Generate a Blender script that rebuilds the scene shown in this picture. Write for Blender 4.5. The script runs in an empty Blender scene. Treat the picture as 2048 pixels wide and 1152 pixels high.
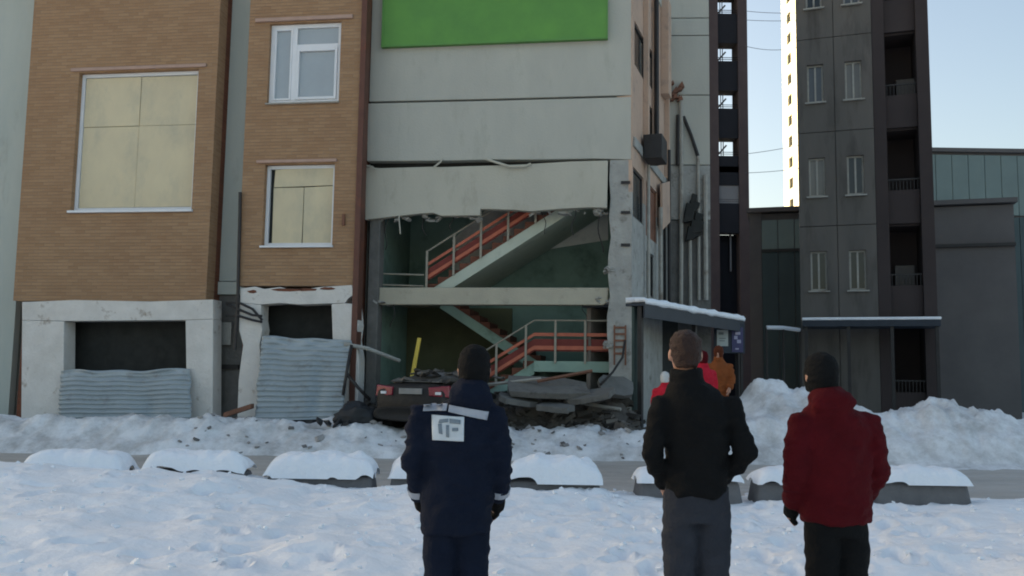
import bpy, bmesh, math, random
from mathutils import Vector, Matrix, noise
from mathutils.bvhtree import BVHTree
random.seed(7)
R = math.radians
scn = bpy.context.scene
COL = scn.collection

# ------------------------------------------------------------------ camera
CAM = Vector((0, 0, 1.62)); FPX = 1760.0
PITCH, ROLL = R(5.65), R(0.85)
r0 = Vector((1, 0, 0)); u0 = Vector((0, -math.sin(PITCH), math.cos(PITCH))); FW = Vector((0, math.cos(PITCH), math.sin(PITCH)))
RT = r0 * math.cos(ROLL) + u0 * math.sin(ROLL)
UP = -r0 * math.sin(ROLL) + u0 * math.cos(ROLL)
cd = bpy.data.cameras.new('camera'); cam = bpy.data.objects.new('camera', cd); COL.objects.link(cam)
cd.sensor_width = 36; cd.lens = 36 * FPX / 2048; cd.clip_end = 3000; cd.clip_start = 0.05
m = Matrix((RT, UP, -FW)).transposed().to_4x4(); m.translation = CAM
cam.matrix_world = m
scn.camera = cam
# ------------------------------------------------------------------ sky, sun, exposure
SUN_EL, SUN_AZ = R(13), R(-52)          # azimuth from +Y towards +X: low winter sun behind the buildings, to the left
w = bpy.data.worlds.new('World'); scn.world = w; w.use_nodes = True
nt = w.node_tree; bg = nt.nodes['Background']
sk = nt.nodes.new('ShaderNodeTexSky'); sk.sky_type = 'NISHITA'; sk.sun_disc = False
sk.sun_elevation = SUN_EL; sk.sun_rotation = SUN_AZ; sk.air_density = 1.0; sk.dust_density = 3.5; sk.ozone_density = 0.3
nt.links.new(sk.outputs[0], bg.inputs[0]); bg.inputs[1].default_value = 0.12
sd = bpy.data.lights.new('sun', 'SUN'); sd.energy = 3.2; sd.angle = R(0.55); sd.color = (1.0, .86, .68)
so = bpy.data.objects.new('sun', sd); COL.objects.link(so)
sdir = Vector((math.sin(SUN_AZ) * math.cos(SUN_EL), math.cos(SUN_AZ) * math.cos(SUN_EL), math.sin(SUN_EL)))
so.rotation_euler = (-sdir).to_track_quat('-Z', 'Y').to_euler(); so.location = (0, 0, 60)
vs = scn.view_settings; vs.view_transform = 'Standard'; vs.look = 'None'; vs.gamma = 1; vs.use_curve_mapping = False
vs.exposure = 1.45
scn.render.engine = 'CYCLES'
scn.cycles.filter_width = 1.9

# ------------------------------------------------------------------ helpers
def ray(px, py):
    return (FW * FPX + RT * (px - 1024) - UP * (py - 576)).normalized()
def at(px, py, Y):
    d = ray(px, py); return CAM + d * (Y / d.y)
class Frame:
    def __init__(s, O, ang):                     # ang: heading of e_u measured from +X (ccw)
        s.O = Vector((O[0], O[1], 0)); s.e = Vector((math.cos(ang), math.sin(ang), 0)); s.n = Vector((math.sin(ang), -math.cos(ang), 0))
    def P(s, u, o, z): return s.O + s.e * u + s.n * o + Vector((0, 0, z))
    def q(s, px, py, o=0.0):                     # pixel -> (u, z) on the plane at outward offset o
        d = ray(px, py); t = (s.O.dot(s.n) + o - CAM.dot(s.n)) / d.dot(s.n); X = CAM + d * t
        return (X - s.O).dot(s.e), X.z
    def inv(s, x, y):
        v = Vector((x, y, 0)) - s.O; return v.dot(s.e), v.dot(s.n)
class MB:
    def __init__(s): s.v = []; s.f = []; s.mi = []
    def add(s, vs_, fs, mi=0):
        b = len(s.v); s.v += [Vector(p) for p in vs_]; s.f += [tuple(b + i for i in f) for f in fs]; s.mi += [mi] * len(fs); return s
    def hexa(s, p, mi=0):
        return s.add(p, [(0, 3, 2, 1), (4, 5, 6, 7), (0, 1, 5, 4), (1, 2, 6, 5), (2, 3, 7, 6), (3, 0, 4, 7)], mi)
    def box(s, x0, x1, y0, y1, z0, z1, mi=0):
        return s.hexa([(x0, y0, z0), (x1, y0, z0), (x1, y1, z0), (x0, y1, z0), (x0, y0, z1), (x1, y0, z1), (x1, y1, z1), (x0, y1, z1)], mi)
    def fbox(s, F, u0_, u1, o0, o1, z0, z1, mi=0):
        P = F.P
        return s.hexa([P(u0_, o1, z0), P(u1, o1, z0), P(u1, o0, z0), P(u0_, o0, z0), P(u0_, o1, z1), P(u1, o1, z1), P(u1, o0, z1), P(u0_, o0, z1)], mi)
    def prism(s, F, poly, o0, o1, mi=0):
        n = len(poly)
        a = [F.P(u, o1, z) for u, z in poly]; b = [F.P(u, o0, z) for u, z in poly]
        fs = [tuple(range(n)), tuple(range(2 * n - 1, n - 1, -1))] + [(i, i + n, (i + 1) % n + n, (i + 1) % n) for i in range(n)]
        return s.add(a + b, fs, mi)
    def tube(s, path, r, k=8, cap=True, mi=0):
        path = [Vector(p) for p in path]; n = len(path); rs = r if isinstance(r, (list, tuple)) else [r] * n
        vs_ = []; ref = None
        for i, p in enumerate(path):
            t = (path[min(i + 1, n - 1)] - path[max(i - 1, 0)]).normalized()
            if ref is None: ref = Vector((0, 0, 1)) if abs(t.z) < .8 else Vector((1, 0, 0))
            a = t.cross(ref).normalized(); b = a.cross(t).normalized(); ref = b
            for j in range(k):
                q = 2 * math.pi * j / k; vs_.append(p + (a * math.cos(q) + b * math.sin(q)) * rs[i])
        fs = []
        for i in range(n - 1):
            for j in range(k):
                fs.append((i * k + j, i * k + (j + 1) % k, (i + 1) * k + (j + 1) % k, (i + 1) * k + j))
        if cap: fs += [tuple(range(k - 1, -1, -1)), tuple((n - 1) * k + j for j in range(k))]
        return s.add(vs_, fs, mi)
    def rings(s, rr, k=20):                      # rr: (cx, cy, z, rx, ry) horizontal ellipses, closed
        vs_ = []
        for cx, cy, z, rx, ry in rr:
            for j in range(k):
                q = 2 * math.pi * j / k; vs_.append((cx + rx * math.cos(q), cy + ry * math.sin(q), z))
        n = len(rr); fs = [(i * k + j, i * k + (j + 1) % k, (i + 1) * k + (j + 1) % k, (i + 1) * k + j) for i in range(n - 1) for j in range(k)]
        fs += [tuple(range(k - 1, -1, -1)), tuple((n - 1) * k + j for j in range(k))]
        return s.add(vs_, fs)
    def ball(s, c, r, k=14, m_=9):
        rr = r if isinstance(r, (tuple, list)) else (r, r, r)
        return s.rings([(c[0], c[1], c[2] + rr[2] * math.sin(-math.pi / 2 + math.pi * (i + .02) / (m_ - .96)), max(.0005, rr[0] * math.cos(-math.pi / 2 + math.pi * (i + .02) / (m_ - .96))),
                         max(.0005, rr[1] * math.cos(-math.pi / 2 + math.pi * (i + .02) / (m_ - .96)))) for i in range(m_)], k)
    def build(s, name, mats, parent=None, bevel=0, smooth=False):
        me = bpy.data.meshes.new(name); off = wloc(parent)
        me.from_pydata([p - off for p in s.v], [], s.f)
        for q in (mats if isinstance(mats, list) else [mats]): me.materials.append(q)
        if any(s.mi): me.polygons.foreach_set('material_index', s.mi)
        bm = bmesh.new(); bm.from_mesh(me); bmesh.ops.recalc_face_normals(bm, faces=bm.faces); bm.to_mesh(me); bm.free()
        if smooth: me.polygons.foreach_set('use_smooth', [True] * len(me.polygons))
        o = bpy.data.objects.new(name, me); COL.objects.link(o); o.parent = parent
        if bevel:
            b = o.modifiers.new('bevel', 'BEVEL'); b.width = bevel; b.segments = 2; b.limit_method = 'ANGLE'; b.angle_limit = R(40)
        return o
def wloc(o):
    v = Vector((0, 0, 0))
    while o is not None: v = v + o.location; o = o.parent
    return v
def tag(o, label=None, cat=None, group=None, kind=None):
    for k, v in (('label', label), ('category', cat), ('group', group), ('kind', kind)):
        if v: o[k] = v
    return o
def empty(name, loc, label, cat, group=None):
    o = bpy.data.objects.new(name, None); COL.objects.link(o); o.location = loc; o.empty_display_size = .2
    return tag(o, label, cat, group)
def holewall(mb, F, ua, ub, za, zb, o0, o1, holes):
    us = sorted({ua, ub, *[min(max(h[i], ua), ub) for h in holes for i in (0, 1)]}); zs = sorted({za, zb, *[min(max(h[i], za), zb) for h in holes for i in (2, 3)]})
    solid = lambda i, j: 0 <= i < len(us) - 1 and 0 <= j < len(zs) - 1 and not any(h[0] < (us[i] + us[i + 1]) / 2 < h[1] and h[2] < (zs[j] + zs[j + 1]) / 2 < h[3] for h in holes)
    for i in range(len(us) - 1):
        for j in range(len(zs) - 1):
            if not solid(i, j): continue
            a, b, c, d = us[i], us[i + 1], zs[j], zs[j + 1]; P = F.P
            mb.add([P(a, o1, c), P(b, o1, c), P(b, o1, d), P(a, o1, d)], [(0, 1, 2, 3)]); mb.add([P(a, o0, c), P(b, o0, c), P(b, o0, d), P(a, o0, d)], [(3, 2, 1, 0)])
            if not solid(i - 1, j): mb.add([P(a, o0, c), P(a, o1, c), P(a, o1, d), P(a, o0, d)], [(0, 1, 2, 3)])
            if not solid(i + 1, j): mb.add([P(b, o0, c), P(b, o1, c), P(b, o1, d), P(b, o0, d)], [(3, 2, 1, 0)])
            if not solid(i, j - 1): mb.add([P(a, o0, c), P(b, o0, c), P(b, o1, c), P(a, o1, c)], [(0, 1, 2, 3)])
            if not solid(i, j + 1): mb.add([P(a, o0, d), P(b, o0, d), P(b, o1, d), P(a, o1, d)], [(3, 2, 1, 0)])
    return mb
def chunk(mb, c, s, rng, flat=1.0):
    pts = []
    M_ = Matrix.Rotation(rng.uniform(0, 6.28), 3, 'Z') @ Matrix.Rotation(rng.uniform(-.7, .7), 3, 'X') @ Matrix.Rotation(rng.uniform(-.5, .5), 3, 'Y')
    for z in (-1, 1):
        for x, y in ((-1, -1), (1, -1), (1, 1), (-1, 1)):
            pts.append(Vector(c) + M_ @ Vector((x * s * rng.uniform(.6, 1.2), y * s * rng.uniform(.4, 1.0), z * s * flat * rng.uniform(.3, .7))))
    mb.hexa(pts)
# ------------------------------------------------------------------ materials
def mat(name, c1, c2=None, scale=3.0, rough=.85, bump=.15, bscale=40, stretch=(1, 1, 1), spec=.3, metal=0, dirt=None, dscale=1.2, dpos=(.55, .7), island=0.0, coord='Object'):
    M = bpy.data.materials.new(name); M.use_nodes = True; t = M.node_tree; b = t.nodes['Principled BSDF']
    b.inputs['Roughness'].default_value = rough; b.inputs['Specular IOR Level'].default_value = spec; b.inputs['Metallic'].default_value = metal
    c2 = c2 or tuple(x * .78 for x in c1)
    tc = t.nodes.new('ShaderNodeTexCoord'); mp = t.nodes.new('ShaderNodeMapping'); mp.inputs['Scale'].default_value = stretch
    t.links.new(tc.outputs[coord], mp.inputs[0])
    n = t.nodes.new('ShaderNodeTexNoise'); n.inputs['Scale'].default_value = scale; n.inputs['Detail'].default_value = 8; n.inputs['Roughness'].default_value = .62
    t.links.new(mp.outputs[0], n.inputs['Vector'])
    cr = t.nodes.new('ShaderNodeValToRGB'); cr.color_ramp.elements[0].position = .3; cr.color_ramp.elements[1].position = .7
    cr.color_ramp.elements[0].color = (*c2, 1); cr.color_ramp.elements[1].color = (*c1, 1)
    t.links.new(n.outputs['Fac'], cr.inputs[0]); out = cr.outputs[0]
    if dirt:
        n2 = t.nodes.new('ShaderNodeTexNoise'); n2.inputs['Scale'].default_value = dscale; n2.inputs['Detail'].default_value = 10; n2.inputs['Roughness'].default_value = .68
        t.links.new(mp.outputs[0], n2.inputs['Vector'])
        r2 = t.nodes.new('ShaderNodeMapRange'); r2.inputs[1].default_value, r2.inputs[2].default_value = dpos
        t.links.new(n2.outputs['Fac'], r2.inputs[0])
        mx = t.nodes.new('ShaderNodeMix'); mx.data_type = 'RGBA'; t.links.new(r2.outputs[0], mx.inputs[0]); t.links.new(out, mx.inputs[6]); mx.inputs[7].default_value = (*dirt, 1); out = mx.outputs[2]
    if island:
        g = t.nodes.new('ShaderNodeNewGeometry'); r3 = t.nodes.new('ShaderNodeMapRange'); r3.inputs[3].default_value = 1 - island; r3.inputs[4].default_value = 1 + island
        t.links.new(g.outputs['Random Per Island'], r3.inputs[0])
        vm = t.nodes.new('ShaderNodeVectorMath'); vm.operation = 'SCALE'; t.links.new(out, vm.inputs[0]); t.links.new(r3.outputs[0], vm.inputs['Scale']); out = vm.outputs[0]
    t.links.new(out, b.inputs['Base Color'])
    if bump:
        n3 = t.nodes.new('ShaderNodeTexNoise'); n3.inputs['Scale'].default_value = bscale; n3.inputs['Detail'].default_value = 6
        t.links.new(tc.outputs[coord], n3.inputs['Vector'])
        bp = t.nodes.new('ShaderNodeBump'); bp.inputs['Strength'].default_value = bump; bp.inputs['Distance'].default_value = .05
        t.links.new(n3.outputs['Fac'], bp.inputs['Height']); t.links.new(bp.outputs[0], b.inputs['Normal'])
    return M
def brickmat(name, c1, c2, mortar, ang, dirt, bw=.255, rh=.077):
    M = bpy.data.materials.new(name); M.use_nodes = True; t = M.node_tree; b = t.nodes['Principled BSDF']; b.inputs['Roughness'].default_value = .9; b.inputs['Specular IOR Level'].default_value = .2
    tc = t.nodes.new('ShaderNodeTexCoord'); mp = t.nodes.new('ShaderNodeMapping'); mp.inputs['Rotation'].default_value = (0, 0, -ang)
    t.links.new(tc.outputs['Object'], mp.inputs[0]); sp = t.nodes.new('ShaderNodeSeparateXYZ'); t.links.new(mp.outputs[0], sp.inputs[0])
    ad = t.nodes.new('ShaderNodeMath'); t.links.new(sp.outputs[0], ad.inputs[0]); t.links.new(sp.outputs[1], ad.inputs[1])
    cb = t.nodes.new('ShaderNodeCombineXYZ'); t.links.new(ad.outputs[0], cb.inputs[0]); t.links.new(sp.outputs[2], cb.inputs[1])
    bk = t.nodes.new('ShaderNodeTexBrick'); bk.inputs['Scale'].default_value = 1; bk.inputs['Brick Width'].default_value = bw; bk.inputs['Row Height'].default_value = rh
    bk.inputs['Mortar Size'].default_value = .006; bk.inputs['Mortar Smooth'].default_value = .2; bk.inputs['Color1'].default_value = (*c1, 1); bk.inputs['Color2'].default_value = (*c2, 1); bk.inputs['Mortar'].default_value = (*mortar, 1)
    t.links.new(cb.outputs[0], bk.inputs['Vector'])
    n = t.nodes.new('ShaderNodeTexNoise'); n.inputs['Scale'].default_value = 1.1; n.inputs['Detail'].default_value = 9; n.inputs['Roughness'].default_value = .65; t.links.new(tc.outputs['Object'], n.inputs['Vector'])
    mr = t.nodes.new('ShaderNodeMapRange'); mr.inputs[1].default_value = .45; mr.inputs[2].default_value = .75; mr.inputs[4].default_value = .55; t.links.new(n.outputs['Fac'], mr.inputs[0])
    mx = t.nodes.new('ShaderNodeMix'); mx.data_type = 'RGBA'; t.links.new(mr.outputs[0], mx.inputs[0]); t.links.new(bk.outputs['Color'], mx.inputs[6]); mx.inputs[7].default_value = (*dirt, 1)
    t.links.new(mx.outputs[2], b.inputs['Base Color'])
    bp = t.nodes.new('ShaderNodeBump'); bp.inputs['Strength'].default_value = 1.0; bp.inputs['Distance'].default_value = .02; bp.invert = True
    t.links.new(bk.outputs['Fac'], bp.inputs['Height']); t.links.new(bp.outputs[0], b.inputs['Normal'])
    return M
A = R(-8)                                        # the facade's right end stands nearer to the viewer
M_panel = mat('painted_concrete_panel', (.43, .43, .375), (.385, .385, .34), 1.6, bump=.12, bscale=25, stretch=(1, 1, .35), dirt=(.33, .33, .28), dscale=2.2, dpos=(.56, .78))
M_panel2 = mat('beige_concrete_panel', (.45, .435, .36), (.40, .385, .32), 1.3, bump=.15, bscale=22, stretch=(1, 1, .4), dirt=(.34, .32, .26), dscale=2.4, dpos=(.55, .75))
M_green = mat('greenish_pale_panel', (.42, .45, .41), (.36, .40, .37), 1.5, bump=.1, stretch=(1, 1, .3), dirt=(.28, .29, .26), dscale=2, dpos=(.58, .8))
M_brick = brickmat('ochre_facing_brick', (.36, .228, .13), (.295, .18, .10), (.315, .22, .15), A, (.265, .15, .085))
M_brickred = brickmat('shaded_return_brick', (.20, .075, .045), (.15, .06, .038), (.16, .09, .06), A, (.10, .045, .03))
M_cornershade = mat('brown_corner_shade', (.13, .058, .04), (.10, .045, .033), 4, rough=.6, bump=.05, dirt=(.17, .055, .03), dpos=(.55, .7))
M_plinth = mat('white_plaster', (.66, .64, .60), (.55, .53, .49), 2.2, bump=.35, bscale=18, dirt=(.30, .25, .20), dscale=3.0, dpos=(.60, .72))
M_conc = mat('grey_concrete', (.37, .37, .34), (.27, .27, .25), 3, bump=.4, bscale=14, dirt=(.16, .15, .13), dscale=4, dpos=(.56, .7))
M_concd = mat('dark_concrete', (.17, .165, .155), (.11, .11, .10), 3, bump=.4, bscale=14)
M_beam = mat('beige_painted_concrete', (.43, .40, .31), (.37, .345, .27), 2.0, bump=.2, dirt=(.27, .25, .19), dscale=3, dpos=(.56, .72))
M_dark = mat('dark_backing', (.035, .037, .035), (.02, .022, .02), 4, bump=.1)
M_teal = mat('green_painted_plaster', (.21, .31, .26), (.16, .25, .21), 1.5, bump=.1, dirt=(.09, .14, .12), dpos=(.5, .7))
M_tealp = mat('pale_green_plaster', (.30, .42, .34), (.24, .34, .28), 2, bump=.15, dirt=(.16, .22, .17), dpos=(.55, .72))
M_olive = mat('olive_plaster', (.12, .125, .07), (.085, .09, .05), 1.5, bump=.2)
M_soff = mat('beige_soffit', (.46, .45, .37), (.38, .38, .31), 2, bump=.15, dirt=(.22, .25, .2), dpos=(.55, .7))
M_red = mat('red_painted_board', (.20, .035, .025), (.14, .025, .018), 5, rough=.55, bump=.05)
M_pink = mat('faded_coral_rail', (.50, .15, .085), (.40, .11, .065), 5, rough=.55, bump=.05)
M_post = mat('pale_rail_metal', (.33, .30, .24), (.26, .24, .19), 6, rough=.5, bump=.05)
M_step = mat('brown_stair_tread', (.16, .06, .035), (.11, .045, .03), 5, bump=.2)
M_pvc = mat('white_pvc', (.72, .74, .76), (.66, .68, .70), 3, rough=.4, bump=.02)
M_trim = mat('pinkish_window_trim', (.43, .30, .24), (.37, .25, .2), 4, bump=.15)
M_creampane = mat('mottled_cream_pane', (.62, .54, .36), (.54, .47, .32), 1.6, rough=.3, bump=.03, bscale=3, spec=.3, stretch=(1, 1, .6), dirt=(.42, .39, .29), dscale=1.1, dpos=(.5, .75))  # cream pane colour with large soft mottling
M_snow = mat('snow', (.86, .88, .90), (.80, .82, .85), 1.2, rough=.7, bump=.7, bscale=9, spec=.2)
M_pipe = mat('pale_pipe_paint', (.36, .35, .31), (.27, .26, .23), 5, rough=.5, bump=.1, dirt=(.16, .12, .09), dpos=(.56, .7))
M_piped = mat('black_pipe', (.035, .033, .032), (.022, .02, .02), 5, rough=.5, bump=.1)
M_peach = mat('peach_plaster', (.50, .36, .27), (.43, .31, .235), 1.6, bump=.2, dirt=(.27, .22, .19), dscale=2.5, dpos=(.55, .75))
M_rust = mat('rusty_brown_board', (.23, .11, .07), (.15, .075, .05), 3, bump=.2)
def glass(name, c, rough=.06, spec=.8):
    M = mat(name, c, tuple(x * .85 for x in c), 1.0, rough=rough, bump=.01, bscale=2, spec=spec); return M
M_glass = glass('sky_pale_glass', (.36, .40, .42)); M_glassd = glass('dark_window_glass', (.02, .024, .025), .12, .5)  # the pale glass carries its sky reflection in the base colour
M_sheet = mat('galvanised_sheet', (.36, .41, .43), (.29, .335, .355), 1.8, rough=.5, bump=.15, bscale=8, metal=.25, spec=.4, dirt=(.24, .26, .26), dscale=2.5, dpos=(.55, .68))

# ------------------------------------------------------------------ ground, road
cO = at(1264, 400, 19.2)
F = Frame((cO.x, cO.y), A)                        # front facade: u = 0 at the right corner, negative to the left
AS = R(90 - 19)
S = Frame((cO.x, cO.y), AS)                       # side wall going back from the corner
def lerp(x, pts):
    if x <= pts[0][0]: return pts[0][1]
    for (a, b), (c, d) in zip(pts, pts[1:]):
        if x <= c:
            t = (x - a) / (c - a); t = t * t * (3 - 2 * t); return b + (d - b) * t
    return pts[-1][1]
def fb(x, y, s, o=4): return noise.fractal(Vector((x * s, y * s, 3.7)), 1.0, 2.0, o)
FP = []
_r = random.Random(31)
def trail(x0, y0, x1, y1, n):
    d = Vector((x1 - x0, y1 - y0)); d.normalize()
    for i in range(n):
        t_ = i / (n - 1); sd_ = .13 * (1 if i % 2 else -1)
        FP.append((x0 + (x1 - x0) * t_ - d.y * sd_ + _r.uniform(-.04, .04), y0 + (y1 - y0) * t_ + d.x * sd_, d.x, d.y, _r.uniform(.05, .09)))
trail(-.3, 4.8, -.9, 12.6, 13); trail(1.0, 4.8, 1.3, 12.6, 13); trail(1.75, 5, 3.4, 12.7, 13); trail(-5.5, 7.2, 5.5, 8.4, 18); trail(-4.2, 12.5, -2.0, 6.5, 11); trail(5.6, 12.4, 2.5, 6.5, 11); trail(-6.5, 10.2, 6.5, 9.6, 21)
for _i in range(60): FP.append((_r.uniform(-6, 6), _r.uniform(6, 12), _r.uniform(-1, 1), 1, _r.uniform(.02, .06)))
def prints(x, y):
    h = 0
    for fx, fy, dx, dy, dp in FP:
        ax, ay = x - fx, y - fy
        if abs(ax) < .4 and abs(ay) < .4:
            a = (ax * dx + ay * dy) / .17; b = (-ax * dy + ay * dx) / .085; q = a * a + b * b
            h += -dp * math.exp(-q * q * .6) + dp * .45 * math.exp(-((q ** .5 - 1.45) / .35) ** 2)
    return h
def gh(x, y):
    u, o = F.inv(x, y)
    near = lerp(x, [(-6, .40), (-4.2, .35), (-2.8, .23), (-1.8, .17), (.6, .12), (1.6, .03), (3, -.02), (6, .06)]) * lerp(y, [(4.8, .0), (8.5, .55), (11.3, 1.0), (12.0, .75), (13.0, -.3)])
    near += .085 * fb(x, y, .9) * lerp(y, [(4, .2), (8, 1), (12, .9), (13, .3)]) + .03 * fb(x + 9, y, 2.2) + .011 * fb(x, y + 4, 6)
    bank = lerp(y, [(16.9, 0), (17.5, .26), (18.15, .60), (18.9, .54), (20.4, .42), (23, .25)]) * (1 + .35 * fb(x, y + 31, .8)) + (.09 * fb(x + 5, y, 2.2) + .05 * abs(fb(x, y, 6))) * lerp(y, [(17.0, .15), (18.2, 1)])
    h = near if y < 13.2 else bank
    if 12.6 < y < 13.8: h = near + (bank - near) * (y - 12.6) / 1.2 if y < 13.8 else bank
    h += -.10 * lerp(y, [(12.5, 0), (13.1, 1), (17.0, 1), (17.7, 0)])
    h += 1.12 * math.exp(-((x - 5.9) / 1.25) ** 2 - ((y - 19.6) / 1.1) ** 2) * (1 + .25 * fb(x, y, 1.3)) + .5 * math.exp(-((x - 9.0) / 2.0) ** 2 - ((y - 18.2) / 1.2) ** 2) * (1 + .3 * fb(x, y, 1.3) + .22 * abs(fb(x, y + 7, 3.5)))
    if 4 < y < 13 and abs(x) < 8: h += prints(x, y)
    if o < .15 and u < .2: h = min(h, .3)
    if u < .1 and o < -.1: h = -.15
    far = lerp(y, [(26, 0), (60, 1)]) ; h = h * (1 - far) + .1 * far
    return h
def spread(a, b, st, lo, hi):
    xs = [a]; g = st
    while xs[-1] < b: xs.append(xs[-1] + st)
    l = [a]; g = st
    while l[-1] > lo: g *= 1.35; l.append(l[-1] - g)
    r = [xs[-1]]; g = st
    while r[-1] < hi: g *= 1.35; r.append(r[-1] + g)
    return l[:0:-1] + xs + r[1:]
gx = spread(-10, 11, .055, -900, 900); gy = spread(4, 22, .055, -60, 1500)
mb = MB(); nx = len(gx)
vv = [Vector((x, y, gh(x, y))) for y in gy for x in gx]
mb.v = vv; mb.f = [(j * nx + i, j * nx + i + 1, (j + 1) * nx + i + 1, (j + 1) * nx + i) for j in range(len(gy) - 1) for i in range(nx - 1)]; mb.mi = [0] * len(mb.f)
M_gsnow = mat('trodden_snow', (.87, .875, .88), (.80, .81, .82), .8, rough=.7, bump=.6, bscale=7, spec=.2, dirt=(.72, .72, .72), dscale=.9, dpos=(.58, .8))
# dirty strip of the bank (mud thrown up from the road) as real soiling by place
t = M_gsnow.node_tree; b_ = t.nodes['Principled BSDF']; src = b_.inputs['Base Color'].links[0].from_socket
tc = t.nodes.new('ShaderNodeTexCoord'); sp = t.nodes.new('ShaderNodeSeparateXYZ'); t.links.new(tc.outputs['Object'], sp.inputs[0])
nz = t.nodes.new('ShaderNodeTexNoise'); nz.inputs['Scale'].default_value = 1.6; nz.inputs['Detail'].default_value = 10; nz.inputs['Roughness'].default_value = .72; t.links.new(tc.outputs['Object'], nz.inputs['Vector'])
a1 = t.nodes.new('ShaderNodeMapRange'); a1.inputs[1].default_value = 12.4; a1.inputs[2].default_value = 14.0; t.links.new(sp.outputs[1], a1.inputs[0])
ns = t.nodes.new('ShaderNodeMapRange'); ns.inputs[1].default_value = .40; ns.inputs[2].default_value = .66; ns.inputs[3].default_value = .12; ns.inputs[4].default_value = .85; t.links.new(nz.outputs['Fac'], ns.inputs[0])
ml = t.nodes.new('ShaderNodeMath'); ml.operation = 'MULTIPLY'; t.links.new(a1.outputs[0], ml.inputs[0]); t.links.new(ns.outputs[0], ml.inputs[1])
mx = t.nodes.new('ShaderNodeMix'); mx.data_type = 'RGBA'; t.links.new(ml.outputs[0], mx.inputs[0]); t.links.new(src, mx.inputs[6]); mx.inputs[7].default_value = (.36, .345, .325, 1); t.links.new(mx.outputs[2], b_.inputs['Base Color'])
tag(mb.build('snow_ground', M_gsnow, None, smooth=True), kind='structure')
M_road = mat('brown_slush', (.50, .465, .42), (.36, .335, .30), 1.4, rough=.6, bump=.8, bscale=5, stretch=(.35, 1.6, 1), dirt=(.55, .55, .55), dscale=1.6, dpos=(.55, .75))
rx = [-60 + .35 * i for i in range(343)]; ry = [12.5 + .12 * i for i in range(44)]
mb = MB(); mb.v = [Vector((x, y, .0 + .03 * fb(x * .3, y * 3, .9) + .02 * fb(x, y, 2))) for y in ry for x in rx]; k = len(rx)
mb.f = [(j * k + i, j * k + i + 1, (j + 1) * k + i + 1, (j + 1) * k + i) for j in range(len(ry) - 1) for i in range(k - 1)]; mb.mi = [0] * len(mb.f)
tag(mb.build('road', M_road, None, smooth=True), kind='structure')

# ------------------------------------------------------------------ the blown-out building
TOP = 11.8
ULEFT = F.q(-40, 400)[0] - 24  # unseen left end, lengthened to keep the foreground in shade
B = empty('damaged_building', F.P(-6, 0, 0), 'blown-out three-storey building of pale panels and ochre brick with open stairwell', 'building')
def poly(pts, o=0.0): return [F.q(x, y, o) for x, y in pts]
UL = F.q(736, 300)[0]                             # left end of the stairwell facade
# body behind the facade: floors, roof, rear walls (hidden volume that casts the building's shade)
wing0 = S.P(5.0, 0, 0)
mb = MB(); 
body = [F.P(ULEFT, -.35, 0), F.P(UL - .05, -.35, 0), F.P(UL - .05, -3.9, 0), F.P(-.25, -3.9, 0), S.P(4.2, -.36, 0), S.P(4.2, -.36, 0) + Vector((-1, 12, 0)), F.P(ULEFT, -16, 0)]
n_ = len(body)
mb.add([p + Vector((0, 0, -.4)) for p in body] + [p + Vector((0, 0, TOP - .1)) for p in body], [tuple(range(n_)), tuple(range(n_, 2 * n_))] + [(i, (i + 1) % n_, (i + 1) % n_ + n_, i + n_) for i in range(n_)])
mb.build('rear_block', M_panel, B)
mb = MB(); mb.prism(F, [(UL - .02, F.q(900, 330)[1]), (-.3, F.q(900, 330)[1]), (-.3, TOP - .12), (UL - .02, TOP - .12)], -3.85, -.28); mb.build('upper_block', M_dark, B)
# facade panels of the stairwell
mb = MB().prism(F, [F.q(738, 203), F.q(1000, 197), F.q(1262, 190), (F.q(1262, 190)[0], TOP), (F.q(738, 203)[0], TOP)], -.27, 0); mb.build('facade_panel', M_panel, B, .012)
mb = MB().prism(F, poly([(735, 207), (1000, 201), (1262, 194), (1262, 319), (1190, 317), (1080, 319), (990, 319), (900, 321), (734, 322)]), -.27, .004); mb.build('facade_panel', M_panel, B, .012)
dp = MB(); poly3 = poly([(731, 334), (760, 336), (868, 333), (880, 334), (985, 331), (1060, 328), (1140, 323), (1216, 321), (1214, 417), (1178, 416), (1121, 419), (1062, 424), (1030, 421), (962, 419), (961, 432), (884, 433), (868, 427), (845, 428), (790, 434), (732, 441)])
dp.prism(F, poly3, -.2, .0)
zt = F.q(900, 330)[1]
for v in dp.v:                                     # the panel hangs out of plumb, its foot pushed outward
    k = (zt - v.z) * .07 - .02; v += F.n * (k + .04 + .03 * (F.inv(v.x, v.y)[0] / 6))
dpo = dp.build('facade_panel', M_panel2, B, .012); dpo['label'] = 'beige panel torn loose, hanging with a jagged lower edge'
# torn strips in the gap
for pts, wd in (([(868, 334), (880, 325), (886, 316)], .035), ([(972, 318), (990, 324), (1020, 333), (1050, 333), (1062, 327)], .05), ([(728, 330), (745, 334), (752, 340)], .04), ([(798, 432), (799, 450), (801, 468)], .025)):
    mb = MB(); path = [F.P(*(lambda q: (q[0], .09, q[1]))(F.q(x, y, .09))) for x, y in pts]; mb.tube(path, wd * .6, 6); mb.build('torn_strip', M_panel2, B)
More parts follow.
